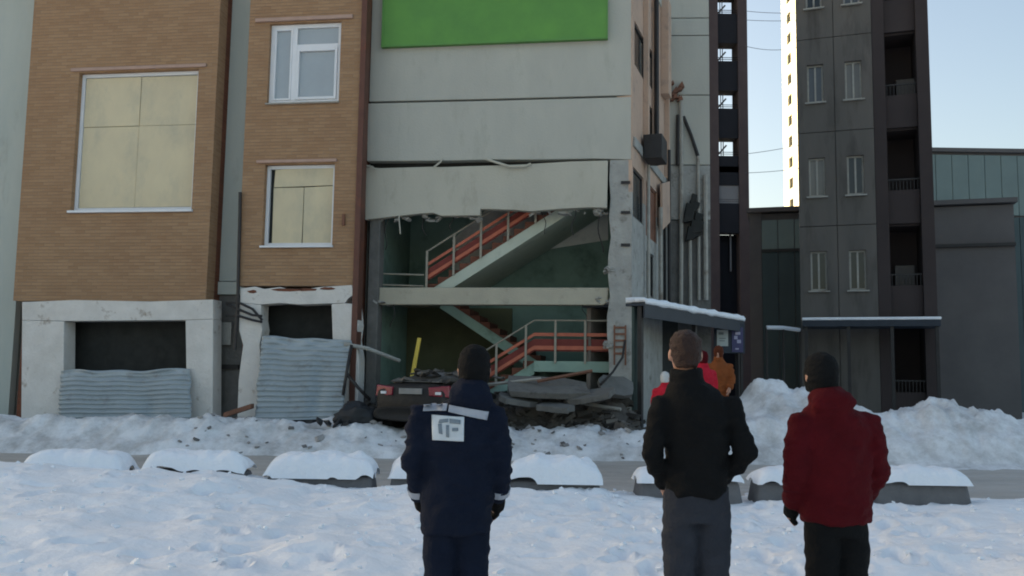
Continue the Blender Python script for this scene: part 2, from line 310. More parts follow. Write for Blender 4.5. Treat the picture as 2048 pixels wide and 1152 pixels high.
# columns, beam, slab
uC0, uC1 = F.q(1217, 500)[0], F.q(1262, 500)[0]; zc = F.q(1240, 319)[1]
mb = MB(); pc = [(uC0, zc - .02), (uC1, zc - .02), (uC1 + .0, .2), (uC0 + .02, .2)]
rr = random.Random(3)
le = [(uC0 + rr.uniform(-.03, .05), .3 + (zc - .3) * i / 14) for i in range(15)]; re = [(uC1 + rr.uniform(-.025, .012), .3 + (zc - .3) * i / 14) for i in range(14, -1, -1)]
mb.prism(F, le + re, -.38, -.02); col_o = mb.build('column', M_conc, B, .015)
zl = [F.q(1235, y)[1] for y in (655, 668, 681, 694, 707)]
for z in zl: MB().fbox(F, uC0 + .12, uC1 - .1, -.03, .015, z - .022, z + .022).build('rebar', M_rust, col_o)
for du in (.12, .36): MB().fbox(F, uC0 + du, uC0 + du + .035, -.03, .02, zl[-1] - .25, zl[0] + .05).build('rebar', M_rust, col_o)
for y in (365, 425, 490): 
    u, z = F.q(1252, y); MB().fbox(F, u - .11, u + .09, -.04, .03, z - .03, z + .03).build('bracket', M_piped, col_o)
uD0, uD1 = F.q(737, 500)[0], F.q(758, 500)[0]
MB().fbox(F, uD0, uD1, -.42, -.04, .2, zc - .45).build('column', M_concd, B, .015)
zb1, zb0 = F.q(980, 574)[1], F.q(980, 609)[1]
mb = MB().prism(F, [(uD1, zb0), (uC0 - .12, zb0 + .01), (uC0 - .02, zb0 + .08), (uC0, zb1), (uD1, zb1)], -.45, -.12); mb.build('edge_beam', M_beam, B, .015)
Z2 = zb1 - .03; Z1 = Z2 - 3.2; HL = Z1 + 1.6; HU = Z2 + 1.6        # floor and half-landing levels
D0, D1, D2, D3 = -.55, -1.8, -1.95, -3.2           # near flight, far flight, rear wall
uS0, uS1 = F.q(862, 540, -.9)[0], F.q(1072, 700, -.9)[0]
# interior shell
MB().fbox(F, uD0 - .05, uC1 - .1, -3.55, -3.35, -.2, zc + 1).build('rear_wall', M_teal, B)
MB().fbox(F, uC1 - .28, uC1 - .13, -3.34, -.39, -.2, zc + 1).build('inner_wall', M_teal, B)
MB().fbox(F, uD0 - .04, uD0 + .1, -3.34, -.43, -.2, zc + 1).build('inner_wall', M_teal, B)
MB().fbox(F, uD0 + .11, uS1 - .9, -3.34, -3.22, Z1, Z2 - .2).build('inner_wall', M_olive, B)
MB().fbox(F, uD0 + .11, uC1 - .29, -3.3, -.46, Z1 - .25, Z1).build('floor_slab', M_concd, B)
MB().fbox(F, uD0 + .11, uS0, -3.2, -.46, Z2 - .2, Z2).build('floor_slab', M_beam, B)
MB().fbox(F, uS1, uC1 - .29, -3.3, -.5, HL - .24, HL).build('landing_slab', M_tealp, B)
def flight(uA, zA, uB, zB, oa, ob, mat_s, n=10):
    fl = MB(); du = (uB - uA) / n; dz = (zB - zA) / n
    nrm = .15
    fl.prism(F, [(uA, zA - .02), (uB, zB - .02), (uB, zB - .30), (uA + (.22 if du > 0 else -.22), zA - .18), (uA, zA - .18)], oa, ob)
    fo = fl.build('stair_flight', mat_s, B)
    for i in range(n):
        a, b = uA + du * i, uA + du * (i + 1)
        MB().prism(F, [(a, zA + dz * i - .03), (b, zA + dz * (i + 1) - .03), (b, zA + dz * (i + 1)), (a, zA + dz * (i + 1))], oa - .0, ob + .012).build('step', M_step, fo)
    return fo
flight(uS0, Z2, uS0 + (uS1 - uS0) * 1.6, Z2 + 1.6 * 1.6, -3.2, D0, mat('pale_green_soffit', (.52, .56, .47), (.44, .48, .40), 1.6, bump=.15, dirt=(.28, .33, .28), dscale=1.6, dpos=(.52, .75)), 16)
flight(uS0, Z1, uS1, HL, D1, D0, M_tealp)
flight(uS1, HL, uS0, Z2 - .0, D3, D2, M_tealp)
MB().prism(F, poly([(905, 566), (1000, 528), (1100, 498), (1216, 480), (1216, 395), (1000, 395), (905, 480)], -3.33), -3.349, -3.31).build('upper_wall_with_haze', mat('pale_grey_haze_paint', (.74, .74, .68), (.62, .63, .58), 1.4, bump=.15, dirt=(.42, .46, .42), dscale=1.5, dpos=(.5, .72)), B)  # pale upper paint; its extra brightness also stands for dusty haze
def railing(path, o, np_, lab):
    r = MB(); top = [F.P(u, o, z + .92) for u, z in path]; ro = r.tube(top, .022, 6).build('railing', M_post, B); ro['label'] = lab
    for hh, th, mt in ((.60, .038, M_pink), (.30, .045, M_pink)):
        q = MB(); 
        for (a, za), (b, zb) in zip(path, path[1:]): q.prism(F, [(a, za + hh - th), (b, zb + hh - th), (b, zb + hh + th), (a, za + hh + th)], o - .012, o + .012)
        q.build('rail_board', mt, ro)
    q = MB()
    for (a, za), (b, zb) in zip(path, path[1:]): q.prism(F, [(a, za + .22), (b, zb + .22), (b, zb + .50), (a, za + .50)], o - .05, o - .028)
    q.build('infill_board', M_red, ro)
    L = [0]
    for (a, za), (b, zb) in zip(path, path[1:]): L.append(L[-1] + abs(b - a))
    for i in range(np_):
        d = L[-1] * i / (np_ - 1)
        for j in range(len(path) - 1):
            if d <= L[j + 1] + 1e-6:
                t_ = (d - L[j]) / (L[j + 1] - L[j]); u = path[j][0] + (path[j + 1][0] - path[j][0]) * t_; z = path[j][1] + (path[j + 1][1] - path[j][1]) * t_
                MB().fbox(F, u - .025, u + .025, o + .014, o + .05, z - .05, z + .93).build('post', M_post, ro); break
railing([(uS0, Z2), (uS0 + (uS1 - uS0) * 1.5, Z2 + 2.4)], D0 + .04, 7, 'coral red stair railing of the upper flight')
railing([(uS0 + 1.0, Z1 + .64), (uS1, HL), (uC1 - .35, HL)], D0 + .04, 6, 'coral red stair railing of the lower flight and landing')
rr = random.Random(17)
for x0, y0, x1, y1 in ((775, 436, 770, 500), (842, 428, 850, 470), (905, 432, 900, 462), (1085, 420, 1092, 468), (1150, 417, 1144, 470), (1195, 417, 1204, 505), (790, 608, 783, 655), (1165, 608, 1172, 640)):
    q = MB(); q.tube([F.P(F.q(x0 + (x1 - x0) * t_ + 3 * math.sin(t_ * 7 + x0), y0 + (y1 - y0) * t_, -.16)[0], -.16, F.q(x0, y0 + (y1 - y0) * t_, -.16)[1]) for t_ in [i / 9 for i in range(10)]], rr.uniform(.008, .014), 5); q.build('hanging_wire', M_piped, B)
def ragged(px0, px1, py, o0, o1, mt, n, seed, name='broken_edge'):
    q = MB(); rg_ = random.Random(seed)
    for i in range(n):
        u, z = F.q(rg_.uniform(px0, px1), py + rg_.uniform(-5, 5), (o0 + o1) / 2); chunk(q, F.P(u, rg_.uniform(o0, o1), z), rg_.uniform(.03, .09), rg_, .6)
    tag(q.build(name, mt, B), kind='stuff')
# low guard on the left landing
for z in (.12, .38): MB().tube([F.P(uD1, -.4, Z2 + z), F.P(uS0 - .05, -.4, Z2 + z - .03)], .02, 6).build('guard_rail', M_post, B)
# ---- brick bays
def bay(pxl, pxr, wins, ytop_pl, holes_pl, lean=0):
    P_ = .6
    ul, ur = F.q(pxl, 350, P_)[0], F.q(pxr, 350, P_)[0]; zpl = F.q((pxl + pxr) / 2, ytop_pl, P_)[1]
    hs = []
    for (x0, y0, x1, y1) in wins:
        a, z1 = F.q(x0, (y0 + y1) / 2, P_)[0], F.q((x0 + x1) / 2, y0, P_)[1]; b, z0 = F.q(x1, (y0 + y1) / 2, P_)[0], F.q((x0 + x1) / 2, y1, P_)[1]; hs.append((a, b, z0, z1))
    mb = MB(); holewall(mb, F, ul, ur, zpl, TOP, .22, P_, hs); mb.build('brick_wall', M_brick, B)
    for s_, (a, b) in enumerate(((ul, ul + .12), (ur - .12, ur))): MB().fbox(F, a, b, -.3, .219, .1, TOP).build('bay_return', M_brickred, B)  # darker red-brown brick puts the returns' shade into the colour
    MB().fbox(F, ul + .121, ur - .121, -.3, -.1, -.2, TOP).build('bay_backing', M_dark, B)
    return ul, ur, zpl, hs
ul, ur, zpl, hs = bay(485, 714, [(537, 45, 680, 205), (527, 328, 667, 491)], 572, None)
MB().fbox(F, ur, ur + .13, .32, .66, .4, TOP).build('shaded_corner_strip', M_cornershade, B, .01)  # added strip; its brown paints in the shade of the brick return
def frame_box(parent, F_, a, b, z0, z1, o0, o1, t_, mt, name='frame'):
    q = MB(); holewall(q, F_, a, b, z0, z1, o0, o1, [(a + t_, b - t_, z0 + t_, z1 - t_)]); return q.build(name, mt, parent)
# window with white frame
a, b, z0, z1 = hs[0]
um, zm = F.q(589, 120, .5)[0], F.q(640, 92, .5)[1]
wf = frame_box(B, F, a + .003, b - .003, z0 + .003, z1 - .003, .42, .5, .09, M_pvc, 'window')
MB().fbox(F, um - .055, um + .055, .425, .51, z0 + .093, z1 - .093).build('mullion', M_pvc, wf); MB().fbox(F, um + .056, b - .095, .425, .505, zm - .05, zm + .05).build('transom', M_pvc, wf)
frame_box(wf, F, um + .06, b - .1, z0 + .1, zm - .055, .43, .52, .06, M_pvc, 'sash'); frame_box(wf, F, a + .096, um - .06, z0 + .1, z1 - .1, .43, .515, .04, M_pvc, 'sash')
for (p, q_, r_, s_) in ((a + .13, um - .1, z0 + .13, z1 - .13), (um + .058, b - .096, zm + .052, z1 - .096), (um + .11, b - .15, z0 + .15, zm - .1)): MB().fbox(F, p, q_, .44, .455, r_, s_).build('pane', M_glass, wf)
MB().fbox(F, a - .35, b + .28, .602, .66, z1 + .04, z1 + .13).build('window_head_trim', M_trim, B, .01)
MB().fbox(F, a - .02, b + .02, .602, .66, z0 - .035, z0 + .0).build('window_sill', M_pipe, B, .008)
# window with cream panes, softly mottled in greyish tones
a, b, z0, z1 = hs[1]
wf = frame_box(B, F, a + .003, b - .003, z0 + .003, z1 - .003, .40, .47, .075, M_pvc, 'window'); wf['label'] = 'white-framed window with mottled cream panes'
MB().fbox(F, a + .08, a + .17, .36, .39, z0 + .08, z1 - .08).build('gap_backing', M_dark, wf)
zt_ = F.q(600, 374, .45)[1]; umm = F.q(606, 430, .45)[0]
mb = MB().prism(F, [(a + .17, zt_), (b - .07, zt_ + .03), (b - .06, z1 - .05), (a + .19, z1 - .09)], .42, .455); mb.build('pane', M_creampane, wf)
mb = MB().prism(F, [(a + .17, z0 + .08), (umm - .012, z0 + .07), (umm - .008, zt_ - .01), (a + .16, zt_ - .012)], .41, .44); mb.build('pane', M_creampane, wf)
mb = MB().prism(F, [(umm + .012, z0 + .07), (b - .08, z0 + .08), (b - .07, zt_ + .015), (umm + .008, zt_ - .01)], .415, .445); mb.build('pane', M_creampane, wf)
MB().fbox(F, a - .2, b + .05, .602, .65, z1 + .03, z1 + .10).build('window_head_trim', M_trim, B, .01)
MB().fbox(F, a - .03, b + .03, .602, .67, z0 - .05, z0 - .005).build('window_sill', M_pvc, B, .008)
u, z = F.q(688, 440, .6); MB().fbox(F, u - .03, u + .03, .601, .66, z - .13, z + .13).build('wall_bracket', M_rust, B)
# white plinth of the bay, chipped
Pz = .63
pl = lambda pts: poly(pts, Pz)
mb = MB().prism(F, pl([(481, 577), (510, 573), (528, 578), (560, 574), (590, 581), (640, 574), (704, 570), (707, 590), (696, 597), (690, 606), (655, 607), (600, 609), (560, 606), (522, 609), (480, 606)]), .2, Pz); mb.build('plinth', M_plinth, B, .01)
mb = MB().prism(F, pl([(479, 606.5), (522, 609.5), (521, 640), (524, 660), (519, 690), (524, 760), (516, 850), (474, 850), (477, 760), (486, 690), (478, 660)]), .2, Pz); mb.build('plinth', M_plinth, B, .01)
mb = MB().prism(F, pl([(663, 608), (689, 606.5), (712, 608), (716, 650), (712, 680), (718, 720), (714, 850), (668, 850), (666, 700)]), .2, Pz); mb.build('plinth', M_plinth, B, .01)
for x, y, wd in ((505, 583, 10), (575, 580, 34), (615, 579, 22), (655, 577, 14)):
    u, z = F.q(x, y, Pz); rr = random.Random(x); mb = MB().prism(F, [(u + wd * .012 * math.cos(q) * rr.uniform(.7, 1.2), z + .035 * math.sin(q) * rr.uniform(.6, 1.3)) for q in [i * .7 for i in range(9)]], Pz - .01, Pz + .006); mb.build('chipped_patch', M_brickred, B)
# opening behind the bay's plinth
uo0, uo1 = F.q(522, 700, .2)[0], F.q(664, 700, .2)[0]
# setback strip between the bays
us0, us1 = F.q(430, 300)[0], F.q(489, 300)[0]
zs = F.q(467, 562)[1]
MB().fbox(F, us0 - .6, us1 + .3, -.2, .0, zs, TOP).build('facade_panel', M_green, B); 
MB().fbox(F, us0 - .3, us1 + .3, -.2, .05, zs - .32, zs - .02).build('ledge', M_green, B, .01)
MB().fbox(F, us0 - .3, us1 + .3, -.25, -.05, -.2, zs - .33).build('base_wall', M_concd, B)
MB().fbox(F, us0 - .3, us1 - .1, -.04, .06, F.q(460, 690)[1], F.q(460, 645)[1]).build('wall_box', M_conc, B, .01)
MB().fbox(F, us0 - .3, us1 + .1, -.04, .03, F.q(460, 738)[1], F.q(460, 729)[1]).build('base_trim', M_piped, B)
for pts in ([(440, 603), (482, 607), (505, 618), (524, 640)], [(440, 630), (478, 632), (505, 640), (524, 644)], [(440, 606), (480, 620), (505, 630), (524, 632)]):
    mb = MB(); mb.tube([F.P(F.q(x, y, .72)[0], .72 if i else .4, F.q(x, y, .72)[1]) for i, (x, y) in enumerate(pts)], .03, 6); mb.build('burst_pipe', M_piped, B)
mb = MB(); mb.tube([F.P(F.q(x, y, .64)[0], .66, F.q(x, y, .64)[1]) for x, y in ((481, 385), (480, 450), (478, 520), (476, 620), (470, 700))], .04, 7); mb.build('drainpipe', M_piped, B)
# second bay further left
ul2, ur2, zpl2, hs2 = bay(44, 424, [(150, 142, 390, 420)], 602, None)
a, b, z0, z1 = hs2[0]
wf = frame_box(B, F, a + .003, b - .003, z0 + .003, z1 - .003, .40, .47, .08, M_pvc, 'window'); wf['label'] = 'large window with mottled cream panes'
for i in range(2):
    for j in range(2):
        MB().fbox(F, a + .09 + (b - a - .18) * i / 2 + .006, a + .09 + (b - a - .18) * (i + 1) / 2 - .006, .41, .435 + .01 * ((i + j) % 2), z0 + .09 + (z1 - z0 - .18) * (0, .62)[j] + .006, z0 + .09 + (z1 - z0 - .18) * (.62, 1)[j] - .006).build('pane', M_creampane, wf)
MB().fbox(F, a - .2, b + .2, .602, .65, z1 + .03, z1 + .11).build('window_head_trim', M_trim, B, .01); MB().fbox(F, a - .04, b + .04, .602, .68, z0 - .06, z0 - .004).build('window_sill', M_pvc, B, .008)
mb = MB().prism(F, pl([(44, 604), (150, 600), (300, 603), (426, 599), (426, 638), (370, 640), (128, 642), (44, 640)]), .2, Pz); mb.build('plinth', M_plinth, B, .01)
mb = MB().prism(F, pl([(44, 640.5), (128, 642.5), (126, 850), (42, 850)]), .2, Pz); mb.build('plinth', M_plinth, B, .01)
mb = MB().prism(F, pl([(371, 640.5), (426, 638.5), (425, 850), (374, 850)]), .2, Pz); mb.build('plinth', M_plinth, B, .01)
mb = MB().fbox(F, ULEFT, F.q(50, 350)[0], -.2, 0, .1, TOP); mb.build('facade_panel', M_green, B)
# ---- side wall
sq = S.q
def srect(x0, x1, ytop_at_x0, ybot_at_x0):
    l0, l1 = sq(x0, (ytop_at_x0 + ybot_at_x0) / 2)[0], sq(x1, (ytop_at_x0 + ybot_at_x0) / 2)[0]
    return l0, l1, sq(x0, ybot_at_x0)[1], sq(x0, ytop_at_x0)[1]
SW = [srect(1269, 1292, 40, 128), srect(1330, 1341, 10, 85), srect(1266, 1287, 332, 432), srect(1292, 1314, 360, 470), srect(1318, 1338, 430, 600), srect(1296, 1309, 88, 165), srect(1293, 1308, 500, 590), srect(1296, 1308, 205, 280)]
SW = [(max(h[0], .12), min(h[1], 4.9), h[2], h[3]) for h in SW]
mb = MB(); zmid = sq(1300, 420)[1]
holewall(mb, S, .005, 5.0, zmid, TOP, -.35, 0, SW); mb.build('side_wall', M_peach, B)
mb = MB(); holewall(mb, S, .005, 5.0, .1, zmid, -.35, -.004, SW); mb.build('side_wall', M_conc, B)
for i, h in enumerate(SW):
    wf = frame_box(B, S, h[0] + .003, h[1] - .003, h[2] + .003, h[3] - .003, -.1, -.03, .05, M_piped if i != 3 else M_rust, 'window')
    MB().fbox(S, h[0] + .05, h[1] - .05, -.08, -.055, h[2] + .06, h[3] - .06).build('pane', M_rust if i == 3 else M_glassd, wf)
MB().fbox(S, .0, 5.0, -.3, .03, TOP - .25, TOP).build('cornice', M_panel, B)
zz = sq(1290, 315)[1]; MB().fbox(S, .1, 5.0, 0, .05, zz - .1, zz + .12).build('belt_course', M_conc, B, .01)
for l in (1.42, 2.62, 4.55): MB().fbox(S, l - .07, l + .07, .0, .13, zz + .13, TOP - .26).build('pilaster', M_peach, B, .01)
# pilaster, pipes, hung panel, air-conditioner boxes on the side wall
l, z = sq(1324, 200); MB().fbox(S, l - .22, l + .25, .0, .22, z + .1, TOP - .02).build('pilaster', M_peach, B, .015)
def spipe(px, y0, y1, o, r, mt):
    a_, b_ = sq(px, y0, o), sq(px, y1, o); MB().tube([S.P(a_[0], o, a_[1]), S.P(a_[0], o, (a_[1] + b_[1]) / 2), S.P(a_[0], o, b_[1])], r, 8).build('pipe', mt, B)
spipe(1313, -40, 330, .12, .06, M_piped); spipe(1321, 415, 620, .14, .055, M_pipe); spipe(1297, 330, 620, .1, .04, M_pipe); spipe(1338, 300, 620, .12, .05, M_piped)
l0, z_ = sq(1320, 400, .1); mb = MB().prism(S, [(l0, z_ + .42), (l0 + 1.25, z_ + .75), (l0 + 1.3, z_ - .35), (l0 + .1, z_ - .75)], .1, .16); mb.build('hung_panel', M_peach, B)
l0, z_ = sq(1312, 300, .3); MB().fbox(S, l0 - .35, l0 + .4, .06, .5, z_ - .28, z_ + .3).build('air_conditioner', M_piped, B, .02)
# ---- rear wing facing the street
W = Frame((wing0.x, wing0.y), R(-3))
uw1 = W.q(1419, 200)[0]
zsm = [W.q(1380, y)[1] for y in (-60, 36, 71, 190, 330, 440)]
TW = 14.5; zsm[0] = TW
for i in range(len(zsm) - 1):
    mb = MB().fbox(W, -.05, uw1, -.3, .0, zsm[i + 1] + .012, zsm[i] - .012); mb.build('facade_panel', M_panel if i < 4 else M_conc, B, .01)
MB().fbox(W, -.05, uw1, -.3, -.02, .0, zsm[-1] - .012).build('base_wall', M_concd, B)
MB().fbox(W, -.05, uw1 - .02, -8, -.31, .0, TW - .05).build('wing_block', M_conc, B)
def wpipe(pts, r, mt, o=.1): MB().tube([W.P(W.q(x, y, o)[0], o, W.q(x, y, o)[1]) for x, y in pts], r, 7).build('pipe', mt, B)
wpipe([(1411, 350), (1411, 430), (1412, 600)], .07, M_pipe); wpipe([(1362, 200), (1363, 400), (1362, 610)], .06, M_pipe); wpipe([(1356, 230), (1355, 330)], .05, M_piped); wpipe([(1367, 233), (1382, 270), (1396, 312)], .05, M_piped)
wpipe([(1396, 312), (1397, 400), (1398, 600)], .045, M_pipe); wpipe([(1380, 480), (1381, 620)], .05, M_pipe)
mb = MB(); rr = random.Random(5)
for i in range(16):
    x, y = rr.uniform(1376, 1396), rr.uniform(395, 475); u, z = W.q(x, y, .1); s_ = rr.uniform(.06, .16)
    mb.prism(W, [(u - s_, z - s_ * 1.3), (u + s_ * .6, z - s_), (u + s_, z + s_ * .8), (u - s_ * .5, z + s_ * 1.4)], .02, .12 + s_)
mb.build('torn_insulation', M_dark, B)
x, y = 1354, 175; mb = MB()
for i in range(9):
    u, z = W.q(1351 + rr.uniform(-8, 10), 180 + rr.uniform(-15, 20), .1); s_ = rr.uniform(.05, .13); mb.prism(W, [(u - s_, z - s_), (u + s_, z - s_ * .5), (u + s_ * .4, z + s_)], .02, .2)
mb.build('torn_insulation', M_rust, B)
ragged(1195, 1222, 600, -.35, -.1, M_conc, 16, 1); ragged(752, 775, 606, -.35, -.1, M_conc, 12, 2); ragged(1060, 1215, 423, -.2, -.08, M_conc, 26, 3); ragged(740, 960, 437, -.2, -.08, M_conc, 24, 4); ragged(1212, 1226, 540, -.3, -.02, M_conc, 14, 5); ragged(1210, 1224, 690, -.3, -.0, M_conc, 18, 6)
# roof edge
MB().fbox(F, ULEFT, -.02, -.4, .7, TOP, TOP + .25).build('roof_edge', M_conc, B)

# ------------------------------------------------------------------ green signboard
M_sign = mat('green_sign_face', (.12, .30, .06), (.09, .23, .055), 1.2, rough=.45, bump=.02)
gs = empty('signboard', F.P(F.q(990, 40)[0], .02, F.q(990, 84)[1]), 'long green signboard fixed high on the pale panel facade', 'sign')
ga, gb = F.q(767, 40, .1)[0], F.q(1213, 40, .1)[0]; gz = F.q(990, 84, .1)[1]
MB().fbox(F, ga, gb, .02, .12, gz, gz + 1.35).build('sign_face', M_sign, gs, .01)
frame_box(gs, F, ga - .03, gb + .03, gz - .03, gz + 1.38, .015, .135, .04, mat('green_sign_frame', (.11, .27, .07), (.10, .24, .06), 3, rough=.5), 'sign_frame')

# ------------------------------------------------------------------ corrugated sheets
def sheet(name, TL, TR, BR, BL, oT, oB, nr, label, seed, mt):
    p = [F.P(F.q(*TL, oT)[0], oT, F.q(*TL, oT)[1]), F.P(F.q(*TR, oT)[0], oT, F.q(*TR, oT)[1]), F.P(F.q(*BR, oB)[0], oB, F.q(*BR, oB)[1]), F.P(F.q(*BL, oB)[0], oB, F.q(*BL, oB)[1])]
    mb = MB(); nv, nu = nr * 8, 36; vv_ = []
    for j in range(nv + 1):
        for i in range(nu + 1):
            s_, t_ = i / nu, j / nv
            q = p[0].lerp(p[1], s_).lerp(p[3].lerp(p[2], s_), t_)
            cr_ = max(0, 1 - t_ * 3.2)
            d = .022 * math.sin(t_ * nr * 2 * math.pi) * (1 - .6 * cr_) + .05 * noise.noise(Vector((s_ * 3 + seed, t_ * 3, 1))) + .08 * cr_ * noise.noise(Vector((s_ * 7, t_ * 12 + seed, 2)))
            d -= .10 * math.exp(-((s_ - .68) / .07) ** 2 - ((t_ - .75) / .28) ** 2)
            e = F.e * (.03 * noise.noise(Vector((t_ * 6 + seed, s_ * 2, 5)))) + Vector((0, 0, .05 * noise.noise(Vector((s_ * 4, seed, 3))) * (1 - t_)))
            vv_.append(q + F.n * d + e)
    fs = [(j * (nu + 1) + i, j * (nu + 1) + i + 1, (j + 1) * (nu + 1) + i + 1, (j + 1) * (nu + 1) + i) for j in range(nv) for i in range(nu)]
    mb.add(vv_, fs); o = mb.build(name, mt, None, smooth=True); sd_ = o.modifiers.new('thickness', 'SOLIDIFY'); sd_.thickness = .004
    return tag(o, label, 'metal sheet')
sheet('corrugated_sheet', (525, 672), (703, 681), (684, 838), (508, 842), .72, 1.25, 16, 'dented grey corrugated sheet leaning over the dark doorway of the brick bay', 2, M_sheet)
sheet('corrugated_sheet', (122, 742), (380, 738), (384, 850), (116, 850), .72, 1.0, 12, 'wide corrugated sheet closing the far left basement opening', 8, M_sheet)

# ------------------------------------------------------------------ debris
rng = random.Random(11); mb = MB()
M_rub = mat('rubble', (.125, .112, .096), (.062, .056, .05), 4, bump=.5, bscale=15, island=.7)
def rh(u, o):
    return lerp(o, [(-1.2, .75), (-.4, 1.08), (.1, .98), (.5, .62), (.9, .38), (1.3, .1)]) * lerp(u, [(UL - .7, .1), (UL + .1, .85), (-4, .92), (-2.6, .95), (-.5, 1.12), (.0, .95), (.45, .1)]) * (1 + .3 * fb(u, o + 40, 1.4)) + .06 * fb(u, o, 4)
gu = [UL - .7 + .07 * i for i in range(int((.5 - UL + .7) / .07) + 1)]; go = [-1.2 + .07 * i for i in range(42)]; ku = len(gu)
mb.add([F.P(u, o, rh(u, o)) for o in go for u in gu], [(b * ku + a, b * ku + a + 1, (b + 1) * ku + a + 1, (b + 1) * ku + a) for b in range(len(go) - 1) for a in range(ku - 1)])
for i in range(900):
    u = rng.uniform(UL - .5, .35); o = rng.uniform(-.7, 1.05); s_ = min(.26, abs(rng.gauss(.03, .07)) + .025)
    chunk(mb, F.P(u, o, rh(u, o) + s_ * .15), s_, rng, rng.choice((.25, .6, .6)))
for i in range(110):
    u = F.q(822, 790, 2.0)[0] + rng.uniform(-.6, 1.3); o = rng.uniform(.2, 1.75); s_ = min(.16, abs(rng.gauss(.02, .05)) + .02); chunk(mb, F.P(u + (2 - o) * .25, o, (1.45 if o > 1.35 else 1.62) + s_ * .1 - .1 * max(0, u + (2 - o) * 0 - F.q(822, 790, 2.0)[0] - .5)), s_, rng, .4)
tag(mb.build('rubble_heap', M_rub, None), 'dark heap of broken masonry at the foot of the open stairwell', 'rubble', kind='stuff')
mb = MB(); M_rub2 = mat('snowy_grit', (.30, .29, .28), (.18, .17, .16), 4, bump=.4, island=.5)
for i in range(330):
    x = rng.uniform(-6.5, 4.2); y = rng.uniform(17.0, 19.2); s_ = abs(rng.gauss(0, .03)) + .012
    if x < -1 and rng.random() < .6: continue
    chunk(mb, (x, y, gh(x, y) + s_ * .2), s_, rng, .7)
tag(mb.build('scattered_debris', M_rub2, None), 'small dark lumps of debris scattered over the dirty snowbank', 'debris', kind='stuff')
def piece(name, pts_px, o0, o1, mt, label, cat):
    q = MB(); P0 = [F.q(x, y, (o0 + o1) / 2) for x, y in pts_px]; q.prism(F, P0, o0, o1); return tag(q.build(name, mt, None, .008), label, cat)
def slab(px, py, o, L_, D_, T_, rz, tx, ty, mt, label):
    u, z = F.q(px, py, o); rg_ = random.Random(px); M_ = Matrix.Rotation(A + rz, 3, 'Z') @ Matrix.Rotation(tx, 3, 'X') @ Matrix.Rotation(ty, 3, 'Y'); c = F.P(u, o, z); q = MB()
    n = 11; ring = []
    for i in range(n):
        a_ = 2 * math.pi * i / n; k_ = 1 / max(abs(math.cos(a_)), abs(math.sin(a_))) * rg_.uniform(.82, 1.05); ring.append((L_ / 2 * k_ * math.cos(a_), D_ / 2 * k_ * math.sin(a_)))
    q.add([c + M_ @ Vector((x, y, T_ / 2)) for x, y in ring] + [c + M_ @ Vector((x * rg_.uniform(.92, 1.04), y * rg_.uniform(.92, 1.04), -T_ / 2)) for x, y in ring], [tuple(range(n)), tuple(range(2 * n - 1, n - 1, -1))] + [(i, i + n, (i + 1) % n + n, (i + 1) % n) for i in range(n)])
    return tag(q.build('concrete_slab', mt, None, .01), label, 'slab', 'broken slabs below the stairwell')
M_slab = mat('sooty_slab', (.20, .19, .17), (.12, .115, .105), 3, bump=.5, bscale=12, dirt=(.07, .065, .06), dscale=3, dpos=(.5, .7))
slab(1090, 776, .75, 1.9, .9, .14, R(4), R(22), R(2), M_slab, 'long flat broken slab tilted below the lower stairs')
slab(1180, 792, .85, 1.1, .7, .13, R(-18), R(16), R(-9), M_slab, 'tilted broken slab overlapping the right end of the long slab')
slab(1035, 800, .9, .9, .6, .12, R(25), R(14), R(8), M_concd, 'small slab close to the right arm of the man in navy')
slab(1232, 775, .35, .8, .6, .13, R(10), R(48), R(14), M_concd, 'dark slab standing on edge against the right column')
slab(1110, 815, 1.15, .8, .5, .12, R(-30), R(8), R(4), M_concd, 'dark slab low on the snow edge under the stairs')
for k_, (x, y, L_, a_, t_) in enumerate(((1015, 765, 1.5, .2, .12), (1130, 752, 1.2, -.35, .2), (1200, 812, 1.0, .5, -.1))):
    u, z = F.q(x, y, .7); d = F.e * math.cos(a_) + F.n * math.sin(a_) + Vector((0, 0, t_)); c = F.P(u, .7, z); q = MB(); q.tube([c - d * L_ / 2, c + d * L_ / 2], .035, 4)
    tag(q.build('splintered_plank', M_pipe if k_ != 1 else M_rust, None), ('pale splintered plank lying left on the slabs', 'brown splintered plank just under the stair railing', 'pale splintered plank low by the right column')[k_], 'plank')
def bar(name, pts, r, mt, label, cat, o):
    q = MB(); os_ = o if isinstance(o, (list, tuple)) else [o] * len(pts); q.tube([F.P(F.q(x, y, oo)[0], oo, F.q(x, y, oo)[1]) for (x, y), oo in zip(pts, os_)], r, 6); return tag(q.build(name, mt, None, smooth=True), label, cat)
M_yel = mat('yellow_paint', (.75, .56, .10), (.65, .48, .08), 4, rough=.5)
q = MB().prism(F, [F.q(x, y, -.2) for x, y in ((834, 675), (841, 676), (826, 758), (818, 758))], -.30, -.25); tag(q.build('yellow_plank', M_yel, None), 'narrow yellow plank standing at a slant inside the stairwell', 'plank')
bar('steel_bar', [(688, 688), (735, 697), (800, 722)], .05, M_conc, 'bent grey steel bar sticking out of the rubble by the sheet', 'bar', [.75, .6, .3])
bar('steel_bar', [(703, 690), (695, 735), (686, 790)], .035, M_piped, 'black bent bar along the right edge of the corrugated sheet', 'bar', [.95, 1.05, 1.3])
bar('steel_bar', [(694, 748), (716, 775), (740, 800)], .035, M_piped, 'short black bar slanting over the dark heap', 'bar', [1.1, 1.2, 1.1])
bar('cable', [(1200, 770), (1225, 745), (1245, 715), (1250, 680)], .025, M_piped, 'black cable curling up the right column', 'cable', [.6, .4, .15, .05])
